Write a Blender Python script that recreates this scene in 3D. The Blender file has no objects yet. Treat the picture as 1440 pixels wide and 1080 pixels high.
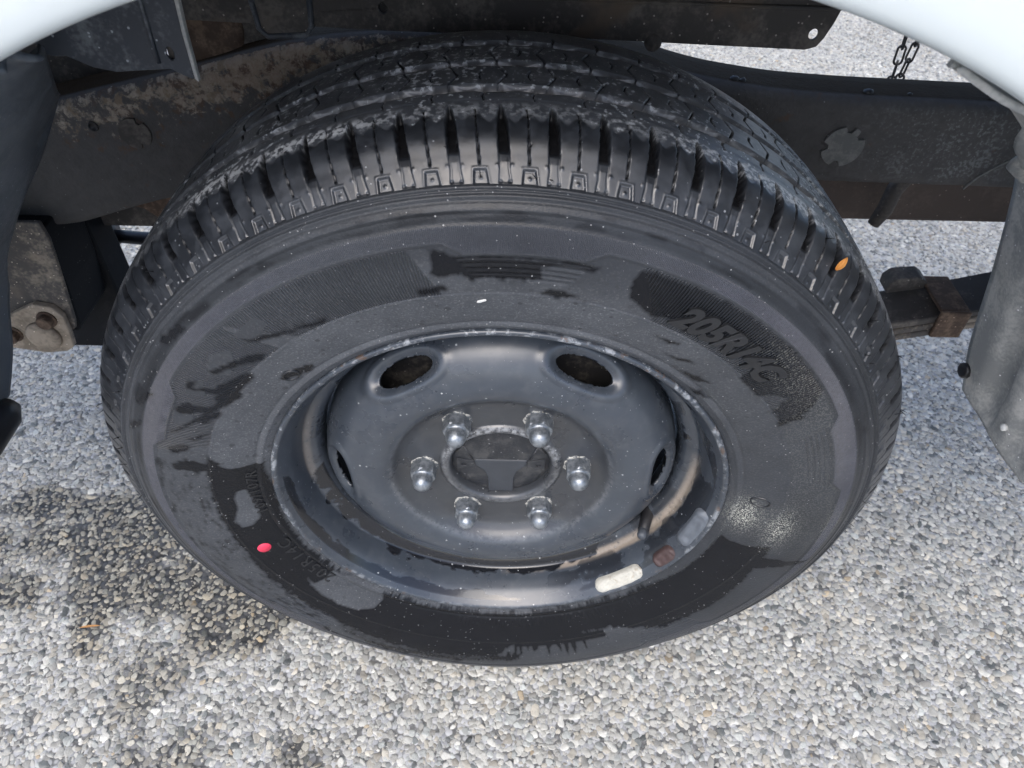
import bpy, bmesh, math, random
import numpy as np
from mathutils import Vector, Matrix, kdtree

random.seed(7)
rng = np.random.default_rng(7)
R = math.radians
HZ = 0.322                      # height of the hub above the ground
S = bpy.context.scene
COL = S.collection

# ------------------------------------------------------------------ camera
def set_camera(pos, yaw, pitch, roll, fpx):
    cd = bpy.data.cameras.new('camera'); co = bpy.data.objects.new('camera', cd); COL.objects.link(co)
    fw = Vector((math.sin(yaw)*math.cos(pitch), math.cos(yaw)*math.cos(pitch), -math.sin(pitch)))
    r = fw.cross(Vector((0, 0, 1))).normalized(); u = r.cross(fw)
    c, s = math.cos(roll), math.sin(roll)
    r2 = c*r + s*u; u2 = -s*r + c*u
    m = Matrix((r2, u2, -fw)).transposed().to_4x4(); m.translation = Vector(pos)
    co.matrix_world = m
    cd.sensor_width = 36; cd.lens = 36*fpx/1440
    cd.clip_start = .02; cd.clip_end = 500
    cd.dof.use_dof = True; cd.dof.focus_distance = .55; cd.dof.aperture_fstop = 16.0
    S.camera = co
set_camera((.00888, -.38223, .52854+HZ), R(-.0365), R(45.319), R(1.2188), 1036.5)

# ------------------------------------------------------------------ light
SUN_EL, SUN_AZ = 54, 192        # azimuth: compass direction the light comes from, 0 = +Y, clockwise
w = bpy.data.worlds.new('World'); S.world = w; w.use_nodes = True
nt = w.node_tree; bg = nt.nodes['Background']
sky = nt.nodes.new('ShaderNodeTexSky'); sky.sky_type = 'NISHITA'; sky.sun_disc = False
sky.sun_elevation = R(SUN_EL); sky.sun_rotation = R(SUN_AZ); sky.air_density = .8; sky.dust_density = 2.6; sky.ozone_density = 1.0
nt.links.new(sky.outputs[0], bg.inputs[0]); bg.inputs[1].default_value = .15
ld = bpy.data.lights.new('sun', 'SUN'); ld.energy = 1.1; ld.angle = R(50); ld.color = (1, .995, .98)
lo = bpy.data.objects.new('sun', ld); COL.objects.link(lo)
d = Vector((math.sin(R(SUN_AZ))*math.cos(R(SUN_EL)), math.cos(R(SUN_AZ))*math.cos(R(SUN_EL)), math.sin(R(SUN_EL))))
lo.rotation_euler = d.to_track_quat('Z', 'Y').to_euler(); lo.location = d*5
S.view_settings.view_transform = 'Standard'; S.view_settings.look = 'None'
S.view_settings.exposure = 0.92; S.view_settings.gamma = 1.0
S.cycles.max_bounces = 4; S.cycles.diffuse_bounces = 3; S.cycles.glossy_bounces = 3
S.cycles.use_adaptive_sampling = True; S.cycles.adaptive_threshold = .03
S.cycles.use_denoising = True

# ------------------------------------------------------------------ material helpers
class Mat:
    def __init__(self, name):
        self.m = bpy.data.materials.new(name); self.m.use_nodes = True
        self.t = self.m.node_tree; self.b = self.t.nodes['Principled BSDF']
        self.co = None
    def n(self, kind, **kw):
        x = self.t.nodes.new('ShaderNode'+kind)
        for k, v in kw.items(): setattr(x, k, v)
        return x
    def put(self, sock, v):
        if isinstance(v, bpy.types.NodeSocket): self.t.links.new(v, sock)
        elif isinstance(v, (tuple, list)): sock.default_value = tuple(v) + ((1,) if len(v) == 3 and len(sock.default_value) == 4 else ())
        else: sock.default_value = v
    def obj(self):
        if self.co is None: self.co = self.n('TexCoord').outputs['Object']
        return self.co
    def attr(self, name, out='Fac', kind='GEOMETRY'):
        a = self.n('Attribute', attribute_name=name, attribute_type=kind); return a.outputs[out]
    def noise(self, scale, detail=3, rough=.55, co=None, dist=0):
        x = self.n('TexNoise'); self.put(x.inputs['Vector'], co or self.obj())
        x.inputs['Scale'].default_value = scale; x.inputs['Detail'].default_value = detail
        x.inputs['Roughness'].default_value = rough; x.inputs['Distortion'].default_value = dist
        return x.outputs['Fac']
    def vor(self, scale, out='Distance', co=None, rnd=1):
        x = self.n('TexVoronoi'); self.put(x.inputs['Vector'], co or self.obj()); x.inputs['Scale'].default_value = scale
        x.inputs['Randomness'].default_value = rnd
        return x.outputs[out]
    def math(self, op, a, b=0.0, c=0.0):
        x = self.n('Math', operation=op)
        for i, v in enumerate((a, b, c)): self.put(x.inputs[i], v)
        return x.outputs[0]
    def step(self, v, lo, hi):                     # smooth step from lo to hi
        x = self.n('MapRange', interpolation_type='SMOOTHSTEP'); self.put(x.inputs[0], v)
        self.put(x.inputs[1], lo); self.put(x.inputs[2], hi)
        return x.outputs[0]
    def lin(self, v, a, b, c, d):
        x = self.n('MapRange'); self.put(x.inputs[0], v)
        for i, q in enumerate((a, b, c, d)): self.put(x.inputs[i+1], q)
        return x.outputs[0]
    def mix(self, f, a, b):
        x = self.n('Mix', data_type='RGBA'); self.put(x.inputs[0], f); self.put(x.inputs[6], a); self.put(x.inputs[7], b)
        return x.outputs[2]
    def mixf(self, f, a, b):
        x = self.n('Mix', data_type='FLOAT'); self.put(x.inputs[0], f); self.put(x.inputs[2], a); self.put(x.inputs[3], b)
        return x.outputs[0]
    def bump(self, h, strength=.3, dist=.001, normal=None):
        x = self.n('Bump'); x.inputs['Strength'].default_value = strength; x.inputs['Distance'].default_value = dist
        self.put(x.inputs['Height'], h)
        if normal is not None: self.put(x.inputs['Normal'], normal)
        return x.outputs[0]
    def scaled(self, sx, sy, sz):
        x = self.n('Mapping'); self.put(x.inputs[0], self.obj()); x.inputs['Scale'].default_value = (sx, sy, sz); return x.outputs[0]
    def polar(self, kt, kr):                       # (angle, radius) about the wheel axis from the stored attributes
        x = self.n('CombineXYZ'); self.put(x.inputs[0], self.math('MULTIPLY', self.attr('th'), kt))
        self.put(x.inputs[1], self.math('MULTIPLY', self.attr('rad'), kr)); return x.outputs[0]
    def specks(self, scale, size, keep):           # sparse round specks: voronoi cells, only some kept
        x = self.n('TexVoronoi'); self.put(x.inputs['Vector'], self.obj()); x.inputs['Scale'].default_value = scale
        sep = self.n('SeparateColor'); self.put(sep.inputs[0], x.outputs['Color'])
        a = self.math('LESS_THAN', x.outputs['Distance'], self.math('MULTIPLY', sep.outputs[1], size))
        return self.math('MULTIPLY', a, self.math('LESS_THAN', sep.outputs[0], keep))
    def done(self, color, rough=.5, metal=0.0, normal=None, spec=.5, coat=0.0):
        b = self.b
        self.put(b.inputs['Base Color'], color); self.put(b.inputs['Roughness'], rough); self.put(b.inputs['Metallic'], metal)
        self.put(b.inputs['Specular IOR Level'], spec)
        if coat: b.inputs['Coat Weight'].default_value = coat; b.inputs['Coat Roughness'].default_value = .08
        if normal is not None: self.put(b.inputs['Normal'], normal)
        return self.m

# ------------------------------------------------------------------ mesh helpers
def link(name, me, parent=None, mats=(), **props):
    o = bpy.data.objects.new(name, me); COL.objects.link(o)
    for m in mats: me.materials.append(m)
    if parent is not None: o.parent = parent
    for k, v in props.items(): o[k] = v
    return o
def empty(name, loc=(0, 0, 0), parent=None, **props):
    o = bpy.data.objects.new(name, None); COL.objects.link(o); o.location = loc; o.empty_display_size = .1
    if parent is not None: o.parent = parent
    for k, v in props.items(): o[k] = v
    return o
def quads_mesh(name, V, F, smooth=True, attrs=None, midx=None):
    V = np.ascontiguousarray(V, np.float32).reshape(-1, 3); F = np.ascontiguousarray(F, np.int32).reshape(-1, 4)
    me = bpy.data.meshes.new(name)
    me.vertices.add(len(V)); me.vertices.foreach_set('co', V.ravel())
    me.loops.add(F.size); me.loops.foreach_set('vertex_index', F.ravel())
    me.polygons.add(len(F)); me.polygons.foreach_set('loop_start', np.arange(0, F.size, 4, dtype=np.int32))
    me.polygons.foreach_set('use_smooth', np.full(len(F), smooth, dtype=bool))
    if midx is not None: me.polygons.foreach_set('material_index', np.asarray(midx, np.int32))
    for k, a in (attrs or {}).items():
        at = me.attributes.new(k, 'FLOAT', 'POINT'); at.data.foreach_set('value', np.ascontiguousarray(a, np.float32).ravel())
    me.update(calc_edges=True); me.validate()
    return me
def grid_faces(n, m, closed=False):                # n columns (first index), m rows
    i = np.arange(n if closed else n-1)[:, None]; j = np.arange(m-1)[None, :]
    i2 = (i+1) % n
    return np.stack([i*m+j, i*m+j+1, i2*m+j+1, i2*m+j], -1).reshape(-1, 4)
def revolve(name, P, n, parent, mats, smooth=True, flip=False, t0=0.0, **props):
    """P: (y, r) profile revolved about the Y axis"""
    P = np.array(P); t = R(t0) + np.linspace(0, 2*math.pi, n, endpoint=False)
    V = np.stack([np.cos(t)[:, None]*P[None, :, 1], np.broadcast_to(P[:, 0], (n, len(P))), np.sin(t)[:, None]*P[None, :, 1]], -1)
    F = grid_faces(n, len(P), True)
    if flip: F = F[:, ::-1]
    return link(name, quads_mesh(name, V, F, smooth), parent, mats, **props)
def catmull(P, n=12):
    P = np.array(P, float); out = []
    for i in range(len(P)-1):
        p0, p1, p2, p3 = P[max(i-1, 0)], P[i], P[i+1], P[min(i+2, len(P)-1)]
        t = np.linspace(0, 1, n, endpoint=False)[:, None]
        out.append(.5*((2*p1)+(-p0+p2)*t+(2*p0-5*p1+4*p2-p3)*t**2+(-p0+3*p1-3*p2+p3)*t**3))
    return np.concatenate(out+[P[-1:]])
def resample(C, step):
    s = np.concatenate([[0], np.cumsum(np.hypot(*np.diff(C, axis=0).T))])
    q = np.linspace(0, s[-1], max(2, int(round(s[-1]/step))+1))
    return np.stack([np.interp(q, s, C[:, 0]), np.interp(q, s, C[:, 1])], -1), q
def sst(a, b, x):
    t = np.clip((x-a)/(b-a), 0, 1); return t*t*(3-2*t)
def vnoise(x, y, seed=0, per=None):
    """value noise, 0..1"""
    xi = np.floor(x).astype(np.int64); yi = np.floor(y).astype(np.int64); fx = x-xi; fy = y-yi
    fx = fx*fx*(3-2*fx); fy = fy*fy*(3-2*fy)
    def h(a, b):
        if per: a = np.mod(a, per)
        q = (a*374761393 + b*668265263 + seed*1442695041) & 0xffffffff
        q = ((q ^ (q >> 13))*1274126177) & 0xffffffff
        return ((q ^ (q >> 16)) & 0xffff)/65535.0
    return (h(xi, yi)*(1-fx)+h(xi+1, yi)*fx)*(1-fy) + (h(xi, yi+1)*(1-fx)+h(xi+1, yi+1)*fx)*fy
def fbm(x, y, seed=0, o=4, per=None):
    v = 0; a = .5; t = 0
    for k in range(o): v = v+a*vnoise(x*2**k, y*2**k, seed+k, per*2**k if per else None); t += a; a *= .5
    return v/t
def rbm(T, a, y, seed=0, o=4):
    """noise that closes on itself round the wheel: T in degrees, a cells per degree"""
    per = int(round(360*a)); return fbm(T*(per/360), y, seed, o, per)
def in_poly(px, py, poly):
    c = np.zeros(px.shape, bool); n = len(poly)
    for i in range(n):
        x1, y1 = poly[i]; x2, y2 = poly[i-1]
        k = (y1 > py) != (y2 > py)
        if y1 != y2: c ^= k & (px < (x2-x1)*(py-y1)/(y2-y1)+x1)
    return c
def bm_obj(name, bm, parent, mats, smooth=False, bevel=0.0, **props):
    bmesh.ops.recalc_face_normals(bm, faces=bm.faces[:])
    me = bpy.data.meshes.new(name); bm.to_mesh(me); bm.free()
    if smooth: me.polygons.foreach_set('use_smooth', np.ones(len(me.polygons), bool))
    o = link(name, me, parent, mats, **props)
    if bevel:
        b = o.modifiers.new('bevel', 'BEVEL'); b.width = bevel; b.segments = 2; b.limit_method = 'ANGLE'; b.angle_limit = R(40)
        b.harden_normals = False
    return o
def circle(cx, cz, rx, rz=None, n=20):
    rz = rz or rx
    return [(cx+rx*math.cos(2*math.pi*k/n), cz+rz*math.sin(2*math.pi*k/n)) for k in range(n)]
def slab(bm, outer, holes=(), y0=0.0, y1=.003, dz=0.0, fn=None):
    """an outline in (x, z), with holes, given thickness from y0 to y1; fn may bend it"""
    fn = fn or (lambda x, y, z: (x, y, z))
    loops = []
    for y in (y0, y1):
        edges = []; vl = []
        for loop in (outer, *holes):
            vs = [bm.verts.new(fn(x, y, z+dz)) for x, z in loop]; vl.append(vs)
            edges += [bm.edges.new((vs[i-1], vs[i])) for i in range(len(vs))]
        bmesh.ops.triangle_fill(bm, use_beauty=True, use_dissolve=False, edges=edges)
        loops.append(vl)
    for a, b in zip(*loops):
        for i in range(len(a)): bm.faces.new((a[i-1], a[i], b[i], b[i-1]))
def box(bm, x0, x1, y0, y1, z0, z1):
    v = [bm.verts.new((x, y, z)) for x in (x0, x1) for y in (y0, y1) for z in (z0, z1)]
    for f in ((0, 1, 3, 2), (4, 6, 7, 5), (0, 4, 5, 1), (2, 3, 7, 6), (0, 2, 6, 4), (1, 5, 7, 3)): bm.faces.new([v[i] for i in f])
def tube(bm, pts, rad, n=10, closed=False, caps=True):
    pts = [Vector(p) for p in pts]; N = len(pts); rings = []
    rad = rad if hasattr(rad, '__len__') else [rad]*N
    up = None
    for i, p in enumerate(pts):
        t = (pts[(i+1) % N]-pts[i-1]) if closed else (pts[min(i+1, N-1)]-pts[max(i-1, 0)])
        t.normalize()
        if up is None: up = t.orthogonal().normalized()
        up = (up - t*up.dot(t)).normalized(); s = t.cross(up)
        rings.append([bm.verts.new(p+rad[i]*(math.cos(2*math.pi*k/n)*up+math.sin(2*math.pi*k/n)*s)) for k in range(n)])
    for i in range(N if closed else N-1):
        a, b = rings[i], rings[(i+1) % N]
        for k in range(n): bm.faces.new((a[k-1], a[k], b[k], b[k-1]))
    if caps and not closed: bm.faces.new(rings[0]); bm.faces.new(rings[-1][::-1])
def lathe(bm, P, n=24, org=(0, 0, 0), axis=(0, -1, 0), shape=None):
    """P: (height along axis, radius)"""
    ax = Vector(axis).normalized(); a = ax.orthogonal().normalized() if abs(ax.y) < .99 else Vector((1, 0, 0)); b = ax.cross(a); o = Vector(org); rings = []
    for h, r in P:
        rings.append([bm.verts.new(o+ax*h+(r if shape is None else shape(h, r, 2*math.pi*k/n))*(math.cos(2*math.pi*k/n)*a+math.sin(2*math.pi*k/n)*b)) for k in range(n)])
    fs = []
    for i in range(len(P)-1):
        for k in range(n): fs.append((i, bm.faces.new((rings[i][k-1], rings[i][k], rings[i+1][k], rings[i+1][k-1]))))
    if P[0][1] > 1e-6: bm.faces.new(rings[0])
    if P[-1][1] > 1e-6: bm.faces.new(rings[-1])
    return fs

# ------------------------------------------------------------------ materials
def dusty(name, base, dust, cover=.4, rough=.55, scale=30, fine=400, bumpy=.15, spec=.4, brown=None):
    """painted metal or plastic with an uneven film of dust and small pits"""
    m = Mat(name)
    a = m.noise(scale, 5, .65); b = m.noise(fine, 2)
    f = m.step(m.math('ADD', a, m.math('MULTIPLY', m.math('SUBTRACT', b, .5), .35)), .62-cover*.4, .80-cover*.25)
    c = m.mix(f, base, dust)
    if brown: c = m.mix(m.step(m.noise(scale*.45, 4), .56, .68), c, brown)
    c = m.mix(m.specks(260, .22, .25), c, [min(1, v*2.2+.02) for v in dust])
    h = m.math('ADD', m.math('MULTIPLY', a, .6), m.math('MULTIPLY', b, .4))
    return m.done(c, m.mixf(f, rough-.12, min(.95, rough+.2)), 0, m.bump(h, bumpy, .002), spec)

def sidewall_material():
    m = Mat('rubber_sidewall')
    wet = m.attr('wet'); dust = m.attr('dust')
    n1 = m.noise(45, 5, .6); n2 = m.noise(600, 2); n3 = m.noise(9, 3)
    st = m.noise(1, 4, .6, m.polar(.9, 180))            # scuffs running round the tyre
    dry = m.mix(n1, (.058, .063, .072), (.128, .137, .149))
    dry = m.mix(m.math('MULTIPLY', m.step(n2, .50, .72), .5), dry, (.24, .245, .25))
    dry = m.mix(m.math('MULTIPLY', m.step(st, .52, .72), .35), dry, (.04, .042, .047))
    dark = m.mix(m.step(n3, .35, .65), (.015, .017, .020), (.025, .028, .033))
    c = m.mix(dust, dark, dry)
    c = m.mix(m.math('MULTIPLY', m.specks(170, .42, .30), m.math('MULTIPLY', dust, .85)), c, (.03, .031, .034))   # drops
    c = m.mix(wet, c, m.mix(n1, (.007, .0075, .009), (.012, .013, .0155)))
    c = m.mix(m.math('MULTIPLY', m.attr('salt'), m.step(m.noise(900, 2), .50, .60)), c, (.55, .55, .48))
    c = m.mix(m.math('MULTIPLY', m.specks(420, .24, .18), .7), c, (.38, .38, .38))
    c = m.mix(m.math('MULTIPLY', m.math('MULTIPLY', m.step(m.math('SINE', m.math('MULTIPLY', m.attr('th'), 14.2)), .1, .5), m.attr('hatch')), .75), c, m.mix(wet, (.034, .036, .041), (.026, .028, .033)))
    c = m.mix(m.math('MULTIPLY', m.attr('fine'), m.math('MULTIPLY', m.math('SUBTRACT', 1.0, wet), .55)), c, m.mix(m.math('MULTIPLY', m.noise(500, 2), m.noise(40, 4, .6)), (.035, .037, .050), (.24, .25, .31)))  # bluish sheen of the fine hatching painted into the colour
    hc = m.math('MULTIPLY', m.math('SINE', m.math('MULTIPLY', m.attr('th'), 14.2)), m.attr('hatch'))
    hf = m.math('MULTIPLY', m.math('SINE', m.math('MULTIPLY', m.attr('th'), 27.0)), m.attr('fine'))
    h = m.math('ADD', m.math('MULTIPLY', hc, .9), m.math('ADD', m.math('MULTIPLY', hf, .5), m.math('MULTIPLY', n2, .35)))
    rough = m.mixf(wet, m.mixf(dust, .34, .60), .26)
    return m.done(c, rough, 0, m.bump(h, .8, .0009), m.mixf(wet, .32, .20))

def tread_material():
    m = Mat('rubber_tread')
    worn = m.attr('worn'); gr = m.attr('groove')
    n1 = m.noise(70, 5, .65); n2 = m.noise(260, 3, .6); n3 = m.noise(16, 3)
    sh = m.mix(m.step(n1, .4, .65), (.016, .018, .022), (.034, .038, .045))
    wr = m.mix(n1, (.046, .050, .057), (.105, .112, .122))
    grit = m.math('MULTIPLY', m.step(m.math('ADD', n2, m.math('MULTIPLY', n3, .45)), .82, .88), worn)
    c = m.mix(worn, sh, wr)
    c = m.mix(m.math('MULTIPLY', grit, .8), c, (.55, .57, .58))
    c = m.mix(m.math('MULTIPLY', m.attr('chalk'), m.step(n2, .44, .56)), c, (.62, .63, .63))
    c = m.mix(m.math('MULTIPLY', gr, .9), c, m.mix(n1, (.085, .081, .077), (.115, .110, .104)))
    c = m.mix(m.math('MULTIPLY', m.specks(330, .25, .12), .7), c, (.38, .39, .40))
    c = m.mix(m.attr('slot'), c, (.010, .010, .011))  # shade inside slots, sipes and slits painted in as near-black
    rough = m.mixf(worn, m.mixf(m.step(n1, .4, .6), .31, .40), m.mixf(m.step(n2, .40, .60), .36, .46))
    h = m.math('MULTIPLY', n2, m.mixf(worn, .08, 1.0))
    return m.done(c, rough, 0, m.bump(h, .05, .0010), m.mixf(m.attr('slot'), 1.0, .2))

def wheel_paint(name, edge=False):
    m = Mat(name)
    n1 = m.noise(28, 4, .6); n2 = m.noise(260, 3, .6); n3 = m.noise(85, 4, .6)
    c = m.mix(m.step(n1, .25, .78), (.038, .046, .058), (.052, .062, .076))
    c = m.mix(m.math('MULTIPLY', m.step(m.math('ADD', n3, m.math('MULTIPLY', n2, .25)), .58, .85), .20), c, (.12, .128, .135))
    if edge:
        c = m.mix(m.attr('wet'), c, (.012, .013, .016))
        c = m.mix(m.math('MULTIPLY', m.attr('mud'), m.step(m.math('ADD', n3, m.math('MULTIPLY', n2, .3)), .42, .60)), c, m.mix(n2, (.20, .165, .13), (.36, .31, .26)))
        lip = m.math('MULTIPLY', m.attr('lip'), m.step(m.math('ADD', m.noise(130, 5, .7), m.math('MULTIPLY', n1, .5)), .76, .88))
        c = m.mix(m.math('MULTIPLY', lip, .8), c, (.36, .38, .40))
        c = m.mix(m.math('MULTIPLY', m.attr('lip'), m.step(n3, .60, .66)), c, (.09, .06, .045))
    else:
        c = m.mix(m.attr('mud'), c, m.mix(n3, (.026, .026, .027), (.052, .051, .050)))
    c = m.mix(m.math('MULTIPLY', m.specks(170, .15, .34), .8), c, (.50, .51, .51))
    c = m.mix(m.math('MULTIPLY', m.specks(420, .2, .22), .55), c, (.42, .43, .44))
    if not edge: c = m.mix(m.math('MULTIPLY', m.attr('scuff'), m.step(m.math('ADD', n2, m.math('MULTIPLY', n1, .4)), .55, .80)), c, (.32, .33, .34))
    rough = m.mixf(m.step(n1, .3, .7), .26, .34)
    if edge: rough = m.mixf(m.attr('wet'), rough, .14)
    h = m.math('ADD', m.math('MULTIPLY', n2, .5), m.math('MULTIPLY', n3, .5))
    return m.done(c, rough, 0, m.bump(h, .06, .001), .75)

def rail_material():
    m = Mat('chassis_black')
    d1 = m.attr('dirt')
    n1 = m.noise(95, 6, .72, dist=.3); n2 = m.noise(280, 4, .65); n3 = m.noise(8, 3); n4 = m.noise(75, 4, .6)
    c = m.mix(n1, (.066, .064, .064), (.128, .124, .120))
    f = m.step(m.math('ADD', m.math('MULTIPLY', n1, .8), m.math('MULTIPLY', d1, .36)), .57, .68)
    c = m.mix(f, c, m.mix(m.step(n4, .35, .65), (.20, .155, .115), (.46, .42, .36)))
    rust = m.math('MULTIPLY', m.step(m.math('ADD', n4, m.math('MULTIPLY', d1, .25)), .62, .72), m.step(n3, .4, .6))
    c = m.mix(m.math('MULTIPLY', rust, .55), c, (.13, .075, .045))
    c = m.mix(m.math('MULTIPLY', m.attr('scale'), m.step(m.math('ADD', n2, m.math('MULTIPLY', m.noise(40, 4), .5)), .74, .92)), c, (.19, .195, .195))
    c = m.mix(m.specks(210, .2, .3), c, (.22, .22, .22))
    c = m.mix(m.attr('top_shade'), c, m.mix(n1, (.028, .019, .012), (.052, .038, .025)))  # rail top painted darker and browner to offset blue sky light
    return m.done(c, m.mixf(f, .66, .9), 0, m.bump(m.math('ADD', n2, m.math('MULTIPLY', n1, .8)), .45, .0022), .04)

def ground_material():
    m = Mat('aggregate_bed')
    n1 = m.noise(3, 4); v = m.vor(135); v2 = m.vor(135, 'Color'); n2 = m.noise(60, 3)
    sep = m.n('SeparateColor'); m.put(sep.inputs[0], v2)
    st = m.mix(sep.outputs[0], (.32, .325, .33), (.52, .52, .51))
    c = m.mix(m.step(v, .48, .72), st, m.mix(n2, (.10, .10, .097), (.18, .18, .175)))
    damp = m.attr('damp')
    c = m.mix(m.math('MULTIPLY', damp, .85), c, (.016, .016, .015))
    return m.done(c, m.mixf(damp, .8, .35), 0, m.bump(m.math('MULTIPLY', v, -1), .6, .004), .4)

def stone_material():
    m = Mat('pebble')
    col = m.attr('tint', 'Color', 'INSTANCER')
    n = m.noise(2.2, 3); n2 = m.noise(7, 3)
    c = m.mix(m.math('MULTIPLY', m.step(n, .40, .68), .35), col, m.mix(.5, col, (.30, .29, .28)))
    return m.done(c, m.lin(n2, .3, .7, .35, .7), 0, m.bump(n2, .35, .002), .45)

def plain(name, c, rough=.5, metal=0, var=.25, scale=60, bumpy=.1, spec=.5, coat=0):
    m = Mat(name); n = m.noise(scale, 4)
    a = tuple(v*(1-var) for v in c); b = tuple(min(1, v*(1+var)) for v in c)
    return m.done(m.mix(n, a, b), m.mixf(n, max(.02, rough-.06), min(1, rough+.08)), metal, m.bump(m.noise(scale*5, 3), bumpy, .001), spec, coat)

M_side = sidewall_material(); M_tread = tread_material()
M_disc = wheel_paint('wheel_disc_paint'); M_rim = wheel_paint('wheel_rim_paint', True)
M_rail = rail_material()
M_ground = ground_material(); M_stone = stone_material()
def body_white():
    m = Mat('white_body_paint'); n = m.noise(5, 3)
    c = m.mix(n, (.66, .715, .705), (.70, .75, .74))
    c = m.mix(m.math('MULTIPLY', m.specks(60, .05, .25), .5), c, (.5, .48, .44))
    return m.done(c, .28, 0, m.bump(m.noise(60, 2), .01, .001), .5, .3)
M_white = body_white()
def nut_metal():
    m = Mat('dull_plated_steel'); n = m.noise(220, 4, .65); n2 = m.noise(90, 3)
    c = m.mix(m.step(n, .35, .65), (.19, .21, .23), (.36, .385, .41))
    c = m.mix(m.step(n2, .62, .74), c, (.42, .43, .43))
    return m.done(c, m.mixf(n, .28, .48), m.mixf(m.step(n2, .62, .74), .75, .1), m.bump(n, .12, .0010), .5)
M_nut = nut_metal()
def crust():
    m = Mat('pale_corrosion'); n = m.noise(260, 4, .7)
    c = m.mix(m.step(n, .42, .58), (.07, .078, .088), m.mix(m.noise(900, 2), (.34, .33, .29), (.60, .59, .54)))
    return m.done(c, .85, 0, m.bump(n, .7, .002), .3)
M_crust = crust()
M_dark = dusty('dark_underbody_steel', (.058, .053, .050), (.140, .126, .112), .42, .65, 26, 260, .3, .25, (.115, .088, .066))
M_plate = dusty('grey_splash_sheet', (.045, .051, .062), (.155, .168, .180), .42, .55, 34, 300, .25, .4)
M_flap = dusty('dusty_grey_plastic', (.31, .315, .305), (.54, .53, .495), .58, .7, 22, 350, .25, .35)
M_liner = dusty('dark_liner_plastic', (.060, .072, .088), (.125, .140, .155), .45, .5, 14, 300, .15, .4)
M_hanger = dusty('mud_stained_steel', (.070, .064, .060), (.27, .23, .185), .50, .7, 20, 300, .3, .3, (.22, .175, .13))
M_mud = dusty('dried_mud_steel', (.20, .165, .125), (.36, .30, .235), .7, .8, 40, 300, .3, .3)
M_rust = dusty('rusty_steel', (.07, .045, .032), (.17, .12, .085), .5, .8, 60, 300, .4, .3)
M_black = plain('black_rubber', (.014, .014, .016), .38, 0, .3, 90, .1)
M_chain = plain('dark_chain_steel', (.045, .045, .045), .5, .6, .4, 200, .2)
M_hub = dusty('hub_black', (.022, .024, .028), (.060, .060, .060), .45, .45, 60, 500, .2, .5)
M_plug = dusty('grey_plug', (.13, .135, .13), (.21, .21, .20), .5, .7, 80, 400, .2, .3)
M_wblack = plain('dark_grey_weight', (.115, .130, .150), .5, 0, .35, 150, .2)
M_wbrown = plain('reddish_brown_weight', (.062, .038, .036), .55, 0, .3, 150, .2)
def weathered():
    m = Mat('weathered_white_weight'); n = m.noise(95, 5, .7); n2 = m.noise(420, 3)
    c = m.mix(n2, (.42, .41, .36), (.62, .60, .53)); c = m.mix(m.step(n, .56, .70), c, (.30, .24, .16)); 
    return m.done(c, .85, 0, m.bump(n2, .6, .002), .3)
M_wwhite = weathered()
M_red = plain('red_paint_dot', (.80, .045, .10), .55, 0, .06, 200, .05)
M_leaf = plain('orange_leaf', (.55, .24, .05), .55, 0, .3, 300, .2)
M_dry = plain('dry_needle', (.42, .22, .08), .7, 0, .3, 300, .2)
M_chip = plain('white_chip', (.75, .75, .72), .6, 0, .1, 300, .2)
M_drum = dusty('brake_drum_iron', (.022, .022, .023), (.075, .068, .060), .36, .8, 45, 300, .4, .3)

# ------------------------------------------------------------------ ground
def damp_at(x, y):
    """how damp the paving is: a ragged patch left of the tyre and a few small spots"""
    n1 = (fbm(x*14, y*14, 3)-.5)*2.4; n2 = (fbm(x*30, y*30, 5)-.5)*1.6
    d = np.zeros_like(x)
    for cx, cy, rx, ry in ((-.55, .150, .18, .070), (-.405, .085, .115, .080), (-.33, .055, .07, .05), (-.60, .075, .07, .04)):
        d = np.maximum(d, 1-sst(.70, 1.15, np.hypot((x-cx)/rx, (y-cy)/ry)+n1))
    for cx, cy, cr in ((-.40, -.03, .045), (-.34, -.115, .05), (-.21, -.115, .03), (.90, .30, .04)):
        d = np.maximum(d, .8*(1-sst(.6, 1.1, np.hypot(x-cx, y-cy)/cr+n2)))
    return d
def make_ground():
    gx = np.concatenate([[-60, -20, -6, -2.5], np.linspace(-1.2, 1.8, 260), [3, 7, 20, 60]]); gy = np.concatenate([[-60, -20, -5, -1.2], np.linspace(-.35, 1.4, 170), [2.8, 6, 20, 60]])
    X, Y = np.meshgrid(gx, gy, indexing='ij')
    me = quads_mesh('ground', np.stack([X, Y, 0*X], -1), grid_faces(len(gx), len(gy))[:, ::-1], True, dict(damp=damp_at(X, Y)))
    link('ground', me, None, (M_ground,), kind='structure', label='pale exposed-aggregate paving under the wheel')
make_ground()

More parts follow.
